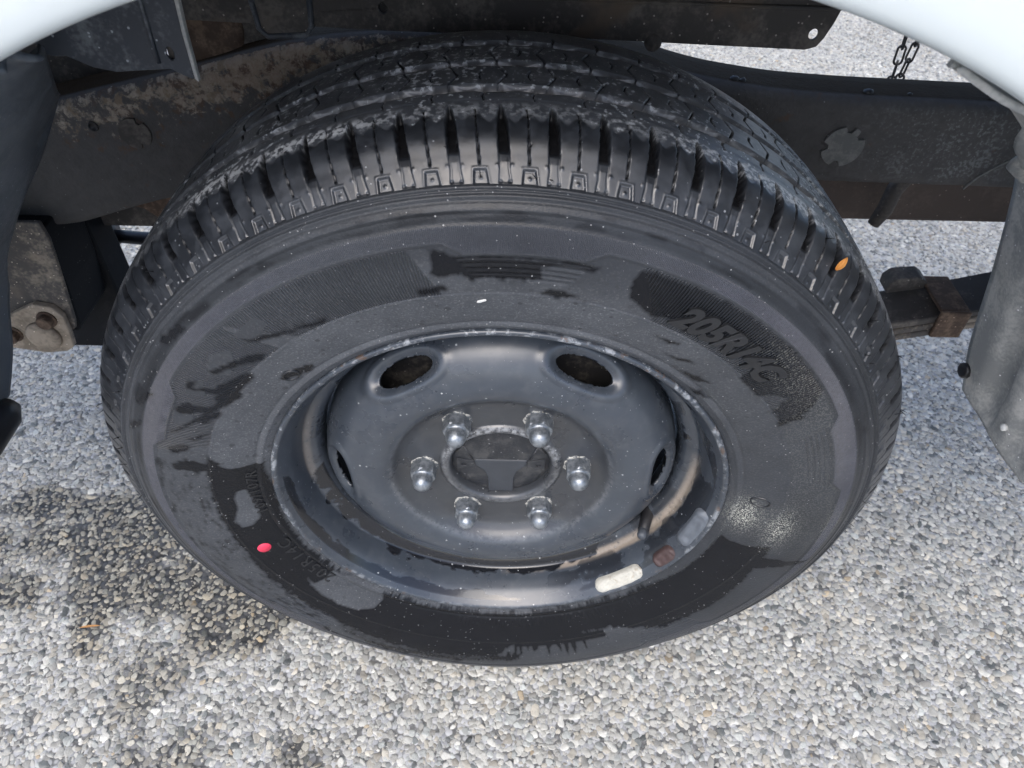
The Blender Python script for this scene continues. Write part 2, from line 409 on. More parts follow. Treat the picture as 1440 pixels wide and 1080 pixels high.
def gravel():
    """stones of the paving: larger ones first, small ones in the gaps; drawn as instances"""
    def region(p):
        x0, x1, y0, y1 = p; return x0, x1, y0, y1
    P = []; RD = []
    def layer(pitch, keep, r0, r1, boxes, kd=None, kr=None):
        pts = []
        for x0, x1, y0, y1 in boxes:
            nx = int((x1-x0)/pitch); ny = int((y1-y0)/(pitch*.87))
            ix, iy = np.meshgrid(np.arange(nx), np.arange(ny))
            q = np.stack([x0+(ix+.5*(iy % 2))*pitch, y0+iy*pitch*.87], -1).reshape(-1, 2)
            q = q+rng.uniform(-.42, .42, q.shape)*pitch
            pts.append(q[rng.random(len(q)) < keep])
        q = np.concatenate(pts); r = rng.uniform(r0, r1, len(q))
        if kd is not None:
            k = np.ones(len(q), bool)
            for i in range(len(q)):
                co, j, dd = kd.find((q[i, 0], q[i, 1], 0))
                if dd < (kr[j]+r[i])*.66: k[i] = False
            q, r = q[k], r[k]
        return q, r
    boxes = [(-1.05, 1.15, -.26, .95), (.35, 1.6, .95, 2.65), (-.75, .75, -.55, -.26)]
    qa, ra = layer(.0084, .80, .0033, .0052, boxes)
    kd = kdtree.KDTree(len(qa))
    for i, v in enumerate(qa): kd.insert((v[0], v[1], 0), i)
    kd.balance()
    qb, rb = layer(.0045, .97, .0019, .0033, boxes, kd, ra)
    q = np.concatenate([qa, qb]); r = np.concatenate([ra, rb]); n = len(q)
    # leave the contact patch of the tyre free
    k = ~((np.abs(q[:, 0]) < .075) & (q[:, 1] > .02) & (q[:, 1] < .16)); q, r = q[k], r[k]; n = len(q)
    damp = damp_at(q[:, 0], q[:, 1])
    lum = rng.normal(.44, .10, n)+(fbm(q[:, 0]*5, q[:, 1]*5, 9)-.5)*.16
    lum = np.clip(lum, .25, .78)
    hue = rng.random(n)
    tint = np.stack([lum*1.0, lum*.98, lum*.885], -1)
    warm = hue < .16; cool = (hue > .16) & (hue < .30); drk = (hue > .30) & (hue < .345); tan = (hue > .345) & (hue < .351)
    tint[warm] *= (1.02, .97, .90); tint[cool] *= (.84, .88, .91); tint[drk] *= (.32, .35, .37); tint[tan] *= (.95, .80, .62)
    tint = tint*(1-damp[:, None])+tint*np.array([.76, .72, .64])*damp[:, None]
    scl = r[:, None]*1.24*np.stack([rng.uniform(.85, 1.35, n), rng.uniform(.76, 1.1, n), rng.uniform(.30, .48, n)], -1)
    scl *= (1-.08*damp)[:, None]
    rot = np.stack([rng.normal(0, .22, n), rng.normal(0, .22, n), rng.uniform(0, 6.28, n)], -1)
    z = -.0005+rng.normal(0, .0003, n)-damp*.0003
    me = bpy.data.meshes.new('gravel'); me.vertices.add(n)
    me.vertices.foreach_set('co', np.stack([q[:, 0], q[:, 1], z], -1).astype(np.float32).ravel())
    for nm, arr in (('scl', scl), ('rot', rot)):
        a = me.attributes.new(nm, 'FLOAT_VECTOR', 'POINT'); a.data.foreach_set('vector', arr.astype(np.float32).ravel())
    a = me.attributes.new('tint', 'FLOAT_COLOR', 'POINT'); a.data.foreach_set('color', np.concatenate([np.clip(tint, 0, 1), np.ones((n, 1))], -1).astype(np.float32).ravel())
    o = link('gravel', me, None, (M_stone,), kind='stuff', label='small pale grey and tan stones of the paving', category='gravel')
    ng = bpy.data.node_groups.new('gravel_stones', 'GeometryNodeTree')
    ng.interface.new_socket('Geometry', in_out='INPUT', socket_type='NodeSocketGeometry')
    ng.interface.new_socket('Geometry', in_out='OUTPUT', socket_type='NodeSocketGeometry')
    N = ng.nodes; L = ng.links
    gi = N.new('NodeGroupInput'); go = N.new('NodeGroupOutput')
    gti = N.new('GeometryNodeGeometryToInstance')
    for v in range(7):
        ico = N.new('GeometryNodeMeshIcoSphere'); ico.inputs['Radius'].default_value = 1; ico.inputs['Subdivisions'].default_value = 3
        vo = N.new('ShaderNodeTexVoronoi'); vo.voronoi_dimensions = '4D'; vo.feature = 'SMOOTH_F1'; vo.inputs['Scale'].default_value = .85; vo.inputs['W'].default_value = v*3.7; vo.inputs['Smoothness'].default_value = .25
        mr = N.new('ShaderNodeMapRange'); mr.inputs[1].default_value = 0; mr.inputs[2].default_value = 1; mr.inputs[3].default_value = .25; mr.inputs[4].default_value = -.55
        L.new(vo.outputs['Distance'], mr.inputs[0])
        nrm = N.new('GeometryNodeInputNormal')
        vs = N.new('ShaderNodeVectorMath'); vs.operation = 'SCALE'; L.new(nrm.outputs[0], vs.inputs[0]); L.new(mr.outputs[0], vs.inputs['Scale'])
        sp = N.new('GeometryNodeSetPosition'); L.new(ico.outputs[0], sp.inputs['Geometry']); L.new(vs.outputs[0], sp.inputs['Offset'])
        sm = N.new('GeometryNodeSetShadeSmooth'); L.new(sp.outputs[0], sm.inputs['Geometry'])
        mt = N.new('GeometryNodeSetMaterial'); mt.inputs['Material'].default_value = M_stone; L.new(sm.outputs[0], mt.inputs['Geometry'])
        L.new(mt.outputs[0], gti.inputs[0])
    m2p = N.new('GeometryNodeMeshToPoints'); L.new(gi.outputs[0], m2p.inputs[0])
    iop = N.new('GeometryNodeInstanceOnPoints'); L.new(m2p.outputs[0], iop.inputs['Points']); L.new(gti.outputs[0], iop.inputs['Instance'])
    iop.inputs['Pick Instance'].default_value = True
    for nm, tgt in (('scl', 'Scale'), ('rot', 'Rotation')):
        na = N.new('GeometryNodeInputNamedAttribute'); na.data_type = 'FLOAT_VECTOR'; na.inputs['Name'].default_value = nm
        if tgt == 'Rotation':
            e2r = N.new('FunctionNodeEulerToRotation'); L.new(na.outputs[0], e2r.inputs[0]); L.new(e2r.outputs[0], iop.inputs['Rotation'])
        else: L.new(na.outputs[0], iop.inputs[tgt])
    L.new(iop.outputs[0], go.inputs[0])
    md = o.modifiers.new('stones', 'NODES'); md.node_group = ng
    print('stones', n)
gravel()

# ------------------------------------------------------------------ the truck
truck = empty('truck', (0, 0, 0), label='white truck with black steel wheel and rusty underbody, seen at its wheel arch', category='truck')
wheel = empty('wheel', (0, 0, HZ), truck, label='black steel wheel with six lug nuts and wet, dusty tyre')

# ---- tyre
PR = [(.004, .190), (-.001, .1975), (-.0035, .201), (-.0045, .205), (-.008, .213), (-.0125, .225), (-.018, .243), (-.021, .262), (-.0205, .278), (-.016, .294), (-.0095, .3035), (-.007, .3077),
      (-.002, .3135), (.005, .3215), (.013, .3300), (.0225, .3352), (.034, .3376), (.055, .3390), (.09, .3396), (.125, .3390), (.146, .3376), (.158, .3352), (.167, .330), (.175, .3215)]
CV = catmull(PR, 16); I_R = 11*16                      # index of the ridge between sidewall and shoulder
def settle(X):
    """the loaded tyre: flat where it meets the ground, sidewall a little fuller above it"""
    t = np.arctan2(X[..., 2], X[..., 0]); d = np.degrees(np.arctan2(np.sin(t+math.pi/2), np.cos(t+math.pi/2)))
    r = np.hypot(X[..., 0], X[..., 2])
    X[..., 1] -= .006*np.exp(-(d/32)**2)*np.exp(-((r-.285)/.04)**2)*(X[..., 1] < .06)
    X[..., 2] = np.maximum(X[..., 2], -HZ+.001+.0*t)
    return X
def place(th, prof, nrm, disp):
    """th (n,), prof (m,2), nrm (m,2), disp (n,m) -> (n,m,3)"""
    y = prof[None, :, 0]+nrm[None, :, 0]*disp; r = prof[None, :, 1]+nrm[None, :, 1]*disp
    return settle(np.stack([np.cos(th)[:, None]*r, y, np.sin(th)[:, None]*r], -1))
def normals(p):
    t = np.gradient(p, axis=0); t /= np.linalg.norm(t, axis=1)[:, None]
    return np.stack([-t[:, 1], t[:, 0]], -1)         # outward for a profile walked from bead to tread

def make_tread():
    NP = 70; pitch = 2*math.pi/NP; PW = 30.35
    C0 = CV[I_R-3:]; s0 = np.concatenate([[0], np.cumsum(np.hypot(*np.diff(C0, axis=0).T))])
    q0 = np.concatenate([np.arange(0, .058, .00065), np.arange(.058, s0[-1], .00095)])
    p = np.stack([np.interp(q0, s0, C0[:, 0]), np.interp(q0, s0, C0[:, 1])], -1); a = q0*1000-1.2          # mm from the ridge
    nr = normals(p); y = p[:, 0]*1000
    fine = 47; th = []; u = []
    for k in range(NP):
        n = 50 if k < fine else 10
        for j in range(n): th.append(R(-31)+(k+j/n)*pitch); u.append(j/n)
    th.append(R(-31)+2*math.pi); u.append(1.0)
    th = np.array(th); um = (np.array(u)-.5)*PW; pk = np.floor((th-R(-31))/pitch+1e-6)
    U, A = np.meshgrid(um, a, indexing='ij'); Y = np.broadcast_to(y, U.shape)
    lean = 2.0-4.2*(1-A/50)
    dS = U-lean; dS = (dS+PW/2) % PW-PW/2                       # distance from the slot
    dM = (U-lean+PW) % PW-PW/2                                  # distance from the sipe half way
    D = np.zeros_like(U)
    # slots in the shoulder
    hw = np.interp(A[0], [0, 3, 11, 21, 40, 50, 54], [3.7, 3.7, 2.8, 3.1, 3.0, 1.7, .3])[None, :]
    dep = np.interp(A[0], [15, 19, 22, 28, 40, 50, 54, 55], [0, .6, 3.2, 6.8, 9.0, 7.5, 3.0, 0])[None, :]
    D -= dep*(1-sst(-.35, .35, np.abs(dS)-hw))
    foot = (A > 3) & (A < 22)
    D -= .25*foot*(1-sst(-.3, .3, np.abs(dS)-hw)); D -= .5*foot*np.exp(-((np.abs(dS)-hw)/.42)**2)
    D -= .9*np.exp(-((A-4)/.7)**2)*((np.abs(dS) > hw-1.6) & (np.abs(dS) < hw+.4))
    # sipes
    D -= 2.2*(1-sst(.25, .65, np.abs(dM)))*sst(13, 15, A)*(1-sst(50, 52, A))*(A < 53)
    # trapezoid stamps and pips
    tw = np.interp(A[0], [2, 11], [4.7, 3.5])[None, :]
    e = np.maximum(np.abs(dM)-tw, np.abs(A-6.3)-4.3)
    D -= 1.1*(1-sst(-.9, .0, e)); D -= .6*np.exp(-((e+.2)/.55)**2); D += .3*np.exp(-((e-.9)/.5)**2)
    for du in (-4.6, 4.6): D += .4*np.exp(-(((dS-du)**2+(A-13)**2)/.7))
    D += .7*np.exp(-((dM**2+(A-5.8)**2)/.6))
    # grooves round the tyre
    G = np.zeros_like(U)
    wob = .35*np.sin(U/PW*2*math.pi)
    for c, h in ((55.5, 4.4), (90.5, 3.9), (125, 4.2)):
        q = 1-sst(-.6, .6, np.abs(Y-c+wob)-h); G = np.maximum(G, q)
    # slits on the ribs
    def slit(off, y0, y1, k, wd, depth):
        yc = (y0+y1)/2
        x = (U-off-k*(np.abs(Y-yc)-(y1-y0)/4)+PW/2) % PW-PW/2
        return -depth*(1-sst(wd*.6, wd*1.5, np.abs(x)))*sst(y0-.6, y0+.2, Y)*(1-sst(y1-.2, y1+.6, Y))
    L = np.zeros_like(U)
    L += slit(13, 41, 50, -.35, .45, 2.2)
    L += slit(2, 61, 85.5, .42, .5, 3.6); L += slit(16, 67, 79, -.3, .45, 2.8)
    L += slit(9, 95.5, 119.5, -.42, .5, 3.6); L += slit(22.5, 102, 114, .3, .45, 2.8)
    L += slit(0, 129, 139, .3, .6, 2.2)
    D = np.minimum(D+L*(G < .02), -7.2*G+D*(G < .05))
    edge = 42.5+3.2*np.cos(2*2*math.pi*dS/PW)+1.6*(vnoise(pk[:, None]+0*A, 0*A, 4)-.5)+1.2*(fbm(th[:, None]*60, A*.4, 8)-.5)
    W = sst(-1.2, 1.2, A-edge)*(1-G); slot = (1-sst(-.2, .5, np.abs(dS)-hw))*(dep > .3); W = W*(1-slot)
    D -= .35*W*(A < 60)
    D -= W*.05*fbm(th[:, None]*200, A*.4, 2)
    td = np.degrees(th)[:, None]
    chalk = np.exp(-((td-111)/7.5)**2)*sst(41, 46, A)*(1-sst(50, 56, A))+.30*sst(150, 120, td)*sst(20, 50, td)*sst(40, 47, A)*(1-sst(52, 60, A))+.13*sst(165, 135, td)*sst(10, 40, td)*sst(60, 66, A)*sst(.42, .62, fbm(th[:, None]*40, A*.10, 91))+.8*np.exp(-((td-124)/4)**2)*sst(40, 46, A)*(1-sst(52, 56, A))+.35*np.exp(-((td-60)/10)**2)*sst(40, 46, A)*(1-sst(52, 58, A))
    chalk = chalk*(1-slot)
    V = place(th, p, nr, D/1000)
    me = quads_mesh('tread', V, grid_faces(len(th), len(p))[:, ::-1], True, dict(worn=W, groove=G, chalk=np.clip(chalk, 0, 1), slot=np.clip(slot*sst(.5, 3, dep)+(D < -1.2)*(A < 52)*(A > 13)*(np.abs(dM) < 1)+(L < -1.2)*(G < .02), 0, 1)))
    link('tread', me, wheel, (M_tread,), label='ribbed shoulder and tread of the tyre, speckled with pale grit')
make_tread()

WET = [[(162.46,0.2421),(173.85,0.2419),(186.22,0.2425),(197.17,0.244),(211.82,0.2497),(223.76,0.2535),(238.33,0.2624),(251.07,0.2671),(261.32,0.2658),(269.84,0.2598),(-87.28,0.2441),(-81.88,0.2403),(-71.52,0.2389),(-59.43,0.2339),(-48.63,0.2563),(-34.45,0.2564),(-21.21,0.2508),(-9.26,0.2472),(-11.93,0.223),(-12.04,0.2053),(-30.06,0.2055),(-43.75,0.201),(-56.82,0.1988),(-72.77,0.1981),(-86.05,0.2006),(258.68,0.1991),(245.4,0.2001),(228.84,0.2),(215.6,0.1998),(203.05,0.1994),(189.52,0.1975),(177.59,0.1955),(165.93,0.2001),(166.92,0.2141),(167.44,0.2269)],[(130.14,0.2641),(129.7,0.2589),(126.31,0.2549),(123.41,0.2484),(116.9,0.2449),(118.62,0.2409),(122.7,0.2451),(126.92,0.2498),(130.49,0.2574)],[(139.98,0.2635),(136.65,0.2565),(132.84,0.2505),(130.98,0.2439),(131.94,0.24),(134.67,0.2457),(137.55,0.2519),(140.22,0.259)],[(145.86,0.2684),(144.35,0.2708),(143.19,0.2661),(144.92,0.2648),(143.65,0.2528),(140.94,0.2485),(138.25,0.2452),(136.26,0.2382),(137.68,0.2346),(141.06,0.2372),(143.43,0.2422),(145.05,0.2506),(145.14,0.2579)],[(150.76,0.271),(148.77,0.2645),(148.82,0.2506),(145.59,0.2439),(141.96,0.2447),(140.87,0.2375),(143.58,0.232),(145.85,0.2371),(149.39,0.2426),(151.17,0.258),(151.81,0.2674)],[(157.52,0.2708),(154.78,0.2626),(151.49,0.2527),(145.44,0.2401),(146.91,0.2391),(151.51,0.2478),(155.24,0.2588),(157.68,0.2687)],[(153.57,0.253),(149.97,0.2444),(149.12,0.2389),(150.46,0.239),(153.1,0.2464)],[(158.29,0.2562),(156.64,0.249),(155.41,0.2413),(156.82,0.2439),(158.89,0.252)],[(161.4,0.2714),(159.93,0.2628),(160.22,0.2536),(161.99,0.2563),(163.04,0.2677)],[(165.85,0.2681),(164.07,0.2563),(165.13,0.242),(167.83,0.2424),(167.87,0.2571),(167.34,0.2659)],[(145.78,0.2496),(142.5,0.2437),(143.65,0.2379),(147.53,0.2413)],[(98.77,0.2788),(95.67,0.2707),(87.87,0.2695),(77.1,0.2708),(77.63,0.2647),(80.9,0.2629),(84.14,0.2605),(84.39,0.2531),(86.83,0.2512),(88.34,0.2526),(89.82,0.251),(91.3,0.254),(93.81,0.2511),(95.31,0.2576),(97.96,0.2551),(99.26,0.2607)],[(102.36,0.2456),(100.59,0.2481),(98.39,0.2504),(97.42,0.2446),(99.9,0.242),(102.16,0.2411)],[(84.35,0.2426),(82.62,0.2467),(80.48,0.2459),(78.14,0.2429),(80.69,0.24),(83.94,0.2401)],[(71.99,0.2762),(66.34,0.2775),(55.82,0.2781),(45.01,0.279),(35.67,0.2784),(31.05,0.2569),(30.16,0.2401),(35.25,0.2415),(36.95,0.2572),(40.0,0.2373),(45.44,0.2376),(46.66,0.2525),(50.23,0.2522),(56.9,0.2534),(57.29,0.2445),(61.26,0.2429),(63.67,0.2487),(66.78,0.2446),(70.64,0.2514),(72.24,0.2618)],[(63.83,0.2295),(60.21,0.231),(58.01,0.2328),(60.06,0.2269)],[(59.06,0.2156),(55.2,0.2206),(52.56,0.224),(55.04,0.2168)],[(53.03,0.207),(48.85,0.2159),(45.74,0.2194),(48.32,0.2087)],[(47.93,0.2017),(43.7,0.2065),(41.43,0.2074),(44.48,0.1996)],[(135.78,0.2203),(133.23,0.2214),(129.82,0.2147),(128.58,0.2112),(130.46,0.2071),(133.42,0.211),(135.83,0.2165)],[(-21.92,0.2192),(-14.86,0.2284),(-12.99,0.2582),(-11.27,0.2983),(-15.26,0.2639),(-19.6,0.239)],[(229.33,0.2643),(239.04,0.2696),(252.82,0.2677),(263.07,0.2678),(-83.95,0.2517),(-85.05,0.2659),(243.31,0.2794)],[(141.04,0.2997),(135.9,0.2969),(135.36,0.2914),(140.29,0.2929)],[(153.78,0.2987),(149.73,0.2897),(150.5,0.2866),(155.18,0.2964)],[(159.8,0.3014),(156.78,0.2908),(158.93,0.2912),(161.84,0.3015)]]  # wet patches as (angle, radius), plus a darker panel at top centre
DRY = [[(175.73,0.2231),(175.36,0.2165),(178.95,0.2138),(182.55,0.2123),(186.35,0.214),(188.38,0.2226),(188.23,0.2309),(185.4,0.2335),(181.43,0.2266),(178.02,0.2264)],[(212.87,0.2239),(215.78,0.2262),(216.9,0.213),(216.09,0.2031),(223.3,0.1993),(233.12,0.1994),(235.02,0.2101),(234.47,0.2217),(231.05,0.231),(226.76,0.2332),(220.41,0.2325),(215.74,0.2287)],[(84.71,0.2635),(81.11,0.2672),(77.4,0.2655),(77.89,0.2615),(79.94,0.2543),(82.45,0.2545),(84.28,0.2557)]]
def unwrap(P):
    o = [P[0]]
    for t, r in P[1:]:
        while t-o[-1][0] > 180: t -= 360
        while t-o[-1][0] < -180: t += 360
        o.append((t, r))
    return o
def ring_r(td):
    """radius of the panel's outer line: a circle with a notch above each block of lines"""
    r = np.full(td.shape, .2800)
    for c, h in ((87.0, 10.2), (19.5, 9.7), (154, 8), (221, 9), (-48, 9)):
        d = np.abs(td-c); r = np.minimum(r, np.interp(d, [h-2.6, h], [.2722, .2800]))
    return r
def make_sidewall():
    seg = CV[:I_R+7][::-1]                                       # from just above the ridge in to the bead
    p, s = resample(seg, .00095); nr = -normals(p); rr = p[:, 1]
    n = 2304; th = np.linspace(R(-90), R(270), n+1); td = np.degrees(th)
    T, RR = np.meshgrid(td, rr, indexing='ij'); mm = RR*1000
    D = np.zeros_like(T)
    def bump_at(c, w): return np.exp(-((mm-c)/w)**2)
    D += 1.5*bump_at(308.2, 1.1)-1.3*bump_at(306.0, .9)+.6*bump_at(304.2, .8)-.6*bump_at(302.0, .7)
    D -= .8*sst(297.6, 296.4, mm)*sst(289, 292, mm)
    ring = ring_r(T)*1000
    D += .5*np.exp(-((mm-ring)/.75)**2)-.45*sst(ring, ring-1.2, mm)*sst(238, 241, mm)
    D += .5*bump_at(239.2, .7)+.35*bump_at(202.3, 1.6)+.9*sst(201, 202.2, mm)*sst(206.2, 204.6, mm)-.5*bump_at(206.8, .8)
    # blocks of concentric lines
    for c, h in ((87.0, 9.2), (19.5, 8.8), (-48, 8), (221, 8)):
        q = np.clip((np.interp(mm, [251, 271], [h*.72, h])-np.abs(T-c))/.5, 0, 1)*sst(250, 252, mm)*sst(271.5, 269.5, mm)
        D -= q*1.1*(1-np.cos((mm-251)/4.0*2*math.pi))*.5
    # hatched panels
    hatch = np.zeros_like(T)
    for o0, o1, i0, i1 in ((71.8, 35.2, 66, 31), (101.5, 131, 98.5, 124), (131, 163, 128, 160)):
        k = (mm-240)/38; e0 = i0+(o0-i0)*k; e1 = i1+(o1-i1)*k
        lo, hi = np.minimum(e0, e1), np.maximum(e0, e1)
        hatch = np.maximum(hatch, sst(0, .35, T-lo)*sst(0, .35, hi-T)*sst(240, 241, mm)*sst(278.5, 277.5, mm))
    plainer = np.zeros(T.shape, bool)
    # block capitals on the left are too worn to read: smooth islands in the hatching
    for poly in ([(141, .262), (137, .270), (133.5, .262), (136, .252), (139, .249)], [(147, .268), (143.5, .272), (142.5, .262), (146, .254)], [(131.5, .268), (126, .271), (125, .262), (129, .255)], [(155, .268), (150.5, .272), (150, .258), (154, .254)]):
        k = in_poly(T, RR, poly); hatch[k] = 0; D[k] += .30; plainer |= k
    fine = sst(ring+.5, ring+1.5, mm)*sst(290.5, 289.5, mm)*np.interp(T, [-90, -20, 0, 30, 58, 74, 112, 132, 170, 200, 270], [.25, .45, 1, 1, .8, .22, .25, .75, 1, .8, .25])  # fine hatching, weighted by angle to where its painted sheen shows
    # --- what is wet, what is dusty
    jt = (rbm(T, 1.3, mm*.22, 21)-.5)*3.0; jr = (rbm(T, .8, mm*.3, 22)-.5)*.006+(rbm(T, 4.5, mm*.12, 23, 3)-.5)*.006
    lowz = sst(200, 215, T)+sst(-35, -50, T)
    TT = T+jt*.45; RJ = RR+jr*(.6+.9*lowz)
    wet = np.zeros_like(T)
    def paint(polys, val, jit=1.0):
        nonlocal wet
        for P in polys:
            P = unwrap(P); a = np.array(P); t0, t1 = a[:, 0].min()-4, a[:, 0].max()+4
            for sh in (0, 360, -360):
                cols = np.where((td+sh > t0) & (td+sh < t1))[0]
                if len(cols) == 0: continue
                sl = slice(cols[0], cols[-1]+1)
                k = in_poly((T[sl]*(1-jit)+TT[sl]*jit)+sh, RR[sl]*(1-jit)+RJ[sl]*jit, P)
                wet[sl][k] = val
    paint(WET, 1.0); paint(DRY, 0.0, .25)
    # drips hanging from the wet zone at the foot of the tyre
    dr = rbm(T, 1.6, 0*T, 31, 1); dl = .246+.020*np.clip((dr-.5)*2.2, 0, 1)
    wet = np.maximum(wet, ((T > -86) & (T < -62) & (RR < dl) & (RR > .235)).astype(float))
    wet = np.maximum(wet, .75*sst(.54, .62, rbm(T, .25, mm*.30, 41))*sst(290, 292, mm)*sst(301, 299, mm))
    streak = rbm(T, .55, mm*.55, 45)
    wet = np.maximum(wet, .8*(streak > .63)*(T > 165)*(T < 262)*(mm > 240)*(mm < 285))
    # dustiness: greyest on the upper half, darker at the right and at the foot
    dust = np.interp(T, [-90, -60, -40, -20, 0, 25, 45, 75, 100, 140, 175, 215, 250, 270], [.50, .45, .25, .22, .28, .38, .62, .9, .9, .85, .75, .62, .5, .50])
    dust = dust*np.interp(mm, [190, 201, 206, 238, 241, 275, 280, 290, 293, 297, 299, 310], [.9, 1, .9, .95, .70, .55, .42, .42, .05, .05, .50, .25])  # sheen of the smooth outer ring painted in as paler film, dark ring inside
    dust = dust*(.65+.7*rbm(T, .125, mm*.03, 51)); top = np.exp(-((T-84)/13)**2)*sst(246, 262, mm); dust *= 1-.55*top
    dust = dust*np.where(plainer, .62, 1.0)*(1-.5*np.exp(-((T-88)/26)**2)*sst(262, 274, mm)*sst(298, 295, mm)); dust = np.clip(dust*.88, 0, 1)  # outer band made darker around the top centre
    salt = 1.1*np.exp(-((T+1)/5.0)**2-((mm-213)/11)**2)+.75*np.exp(-((T+3.0)/5)**2-((mm-243)/10)**2)+.5*np.exp(-((T+0)/5)**2-((mm-286)/6)**2)+.07*sst(35, 20, np.abs(T-20))*sst(283, 276, mm)*sst(239, 243, mm)+.16*np.exp(-((T-42)/8)**2)*sst(280, 274, mm)*sst(248, 262, mm)
    tick = (np.sin(T*2*math.pi/1.25+rbm(T, .5, 0*T, 77)*3) > .1)*sst(.40, .55, rbm(T, 1.0, mm*.16, 78))
    D += .5*tick*sst(208, 209, mm)*sst(219, 217, mm)*(((T > -90) & (T < -48)) | (T > 258))
    V = place(th, p, nr, D/1000)
    # smooth the 0/1 mask a little so that edges follow the mesh softly
    wet = (wet+np.roll(wet, 1, 1)+np.roll(wet, -1, 1))/3; wet = (wet+np.roll(wet, 1, 0)+np.roll(wet, -1, 0))/3
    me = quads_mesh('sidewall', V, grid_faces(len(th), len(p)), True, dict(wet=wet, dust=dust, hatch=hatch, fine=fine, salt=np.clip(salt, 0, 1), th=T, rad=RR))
    link('sidewall', me, wheel, (M_side,), label='black rubber sidewall with dusty grey film and dark wet streaks')
make_sidewall()
revolve('tyre_inner_side', [(.175, .3215), (.186, .300), (.190, .270), (.182, .235), (.17, .2), (.165, .185)], 128, wheel, (M_black,), flip=True)

def on_side(td, r, h=0.0):
    """a point of the sidewall at angle td and radius r, raised by h"""
    k = CV[:I_R+1]; y = np.interp(r, k[:, 1], k[:, 0]); d = .002
    sl = (np.interp(r+d, k[:, 1], k[:, 0])-np.interp(r-d, k[:, 1], k[:, 0]))/(2*d)
    l = math.hypot(1, sl); t = R(td)
    X = np.array([math.cos(t)*(r+h*sl/l), y-h/l, math.sin(t)*(r+h*sl/l)])
    return settle(X[None])[0]
def lettering(name, text, th0, r0, size, h=.0015, shear=.0, width=1.0, mat=None, bold=.0, sp=1.0, label=None):
    """raised letters running clockwise from th0, tops outward, baseline at r0"""
    cu = bpy.data.curves.new('t', 'FONT'); cu.body = text; cu.size = size; cu.shear = shear; cu.offset = bold; cu.space_character = sp; cu.resolution_u = 3
    cu.extrude = .5
    to = bpy.data.objects.new('t', cu); me = bpy.data.meshes.new_from_object(to); bpy.data.objects.remove(to)
    for v in me.vertices:
        x, yy, z = v.co
        v.co = on_side(th0-math.degrees(x*width/(r0+size*.35)), r0+yy, h if z > 0 else -.001)
    me.name = name; me.materials.clear()
    n = len(me.vertices); T = np.array([math.degrees(math.atan2(v.co.z, v.co.x)) for v in me.vertices]); RR = np.array([math.hypot(v.co.z, v.co.x) for v in me.vertices])
    for k, a in (('th', T), ('rad', RR)):
        at = me.attributes.new(k, 'FLOAT', 'POINT'); at.data.foreach_set('value', a.astype(np.float32))
    return link(name, me, wheel, (mat or M_letter,), label=label or ('raised letters reading '+text))
M_letter = plain('rubber_letters', (.017, .018, .020), .34, 0, .35, 120, .1, .45)
lettering('raised_lettering', '205R14C', 64.0, .2470, .0265, shear=.35, bold=.0012, sp=.98, width=.93)
lettering('raised_lettering', '205R14C', -141.5, .2065, .0150, h=.0007, shear=.0, sp=1.25, width=1.15)
lettering('raised_lettering', '109/107R', -174.5, .2065, .0120, h=.0007, sp=1.2, width=1.1)
def ring_mark(td, r, rx, rr, wd, name='raised_mark', label='raised ring mark on the sidewall'):
    bm = bmesh.new(); N = 28
    V = []
    for k in range(N):
        a = 2*math.pi*k/N
        V.append([bm.verts.new(on_side(td+math.degrees((rx+o)*math.cos(a)/r), r+(rr+o)*math.sin(a), h)) for o, h in ((-wd, -.0005), (-wd*.5, .0009), (wd*.5, .0009), (wd, -.0005))])
    for k in range(N):
        for j in range(3): bm.faces.new((V[k-1][j], V[k][j], V[k][j+1], V[k-1][j+1]))
    bm_obj(name, bm, wheel, (M_letter,), True, label=label)
ring_mark(4.6, .2215, .0055, .0075, .0008); ring_mark(134.0, .2155, .0060, .0052, .0007)
pass
def disc_on_side(name, td, r, rx, rr, h, mat, **pr):
    bm = bmesh.new(); c = bm.verts.new(on_side(td, r, h)); N = 28
    o = [bm.verts.new(on_side(td+math.degrees(rx*math.cos(2*math.pi*k/N)/r), r+rr*math.sin(2*math.pi*k/N), h)) for k in range(N)]
    e = [bm.verts.new(on_side(td+math.degrees(rx*1.03*math.cos(2*math.pi*k/N)/r), r+rr*1.03*math.sin(2*math.pi*k/N), -.0004)) for k in range(N)]
    for k in range(N): bm.faces.new((c, o[k-1], o[k])); bm.faces.new((o[k-1], e[k-1], e[k], o[k]))
    return bm_obj(name, bm, wheel, (mat,), True, **pr)
disc_on_side('paint_dot', -162.86, .2275, .0058, .0058, .0004, M_red, label='small bright red paint dot on the tyre')
# short moulding hairs standing off the shoulder
bm = bmesh.new()
for k in range(46):
    td = random.choice((random.uniform(-28, 20), random.uniform(160, 208), random.uniform(20, 160)))
    i = I_R+random.choice((14, 20, 40, 60)); yy, r = CV[i]; t = R(td)
    b = Vector((math.cos(t)*r, yy, math.sin(t)*r)); dd = Vector((math.cos(t)*.7, -.6, math.sin(t)*.7)).normalized()
    dd = (dd+Vector((random.uniform(-.5, .5), random.uniform(-.3, .3), random.uniform(-.5, .5)))).normalized()
    tube(bm, [b-dd*.001, b+dd*.003, b+dd*.0055+Vector((0, 0, -.0004))], [.0004, .00032, .0002], 5)
bm_obj('moulding_hairs', bm, wheel, (M_black,), True, kind='stuff', label='short rubber moulding hairs on the shoulder')

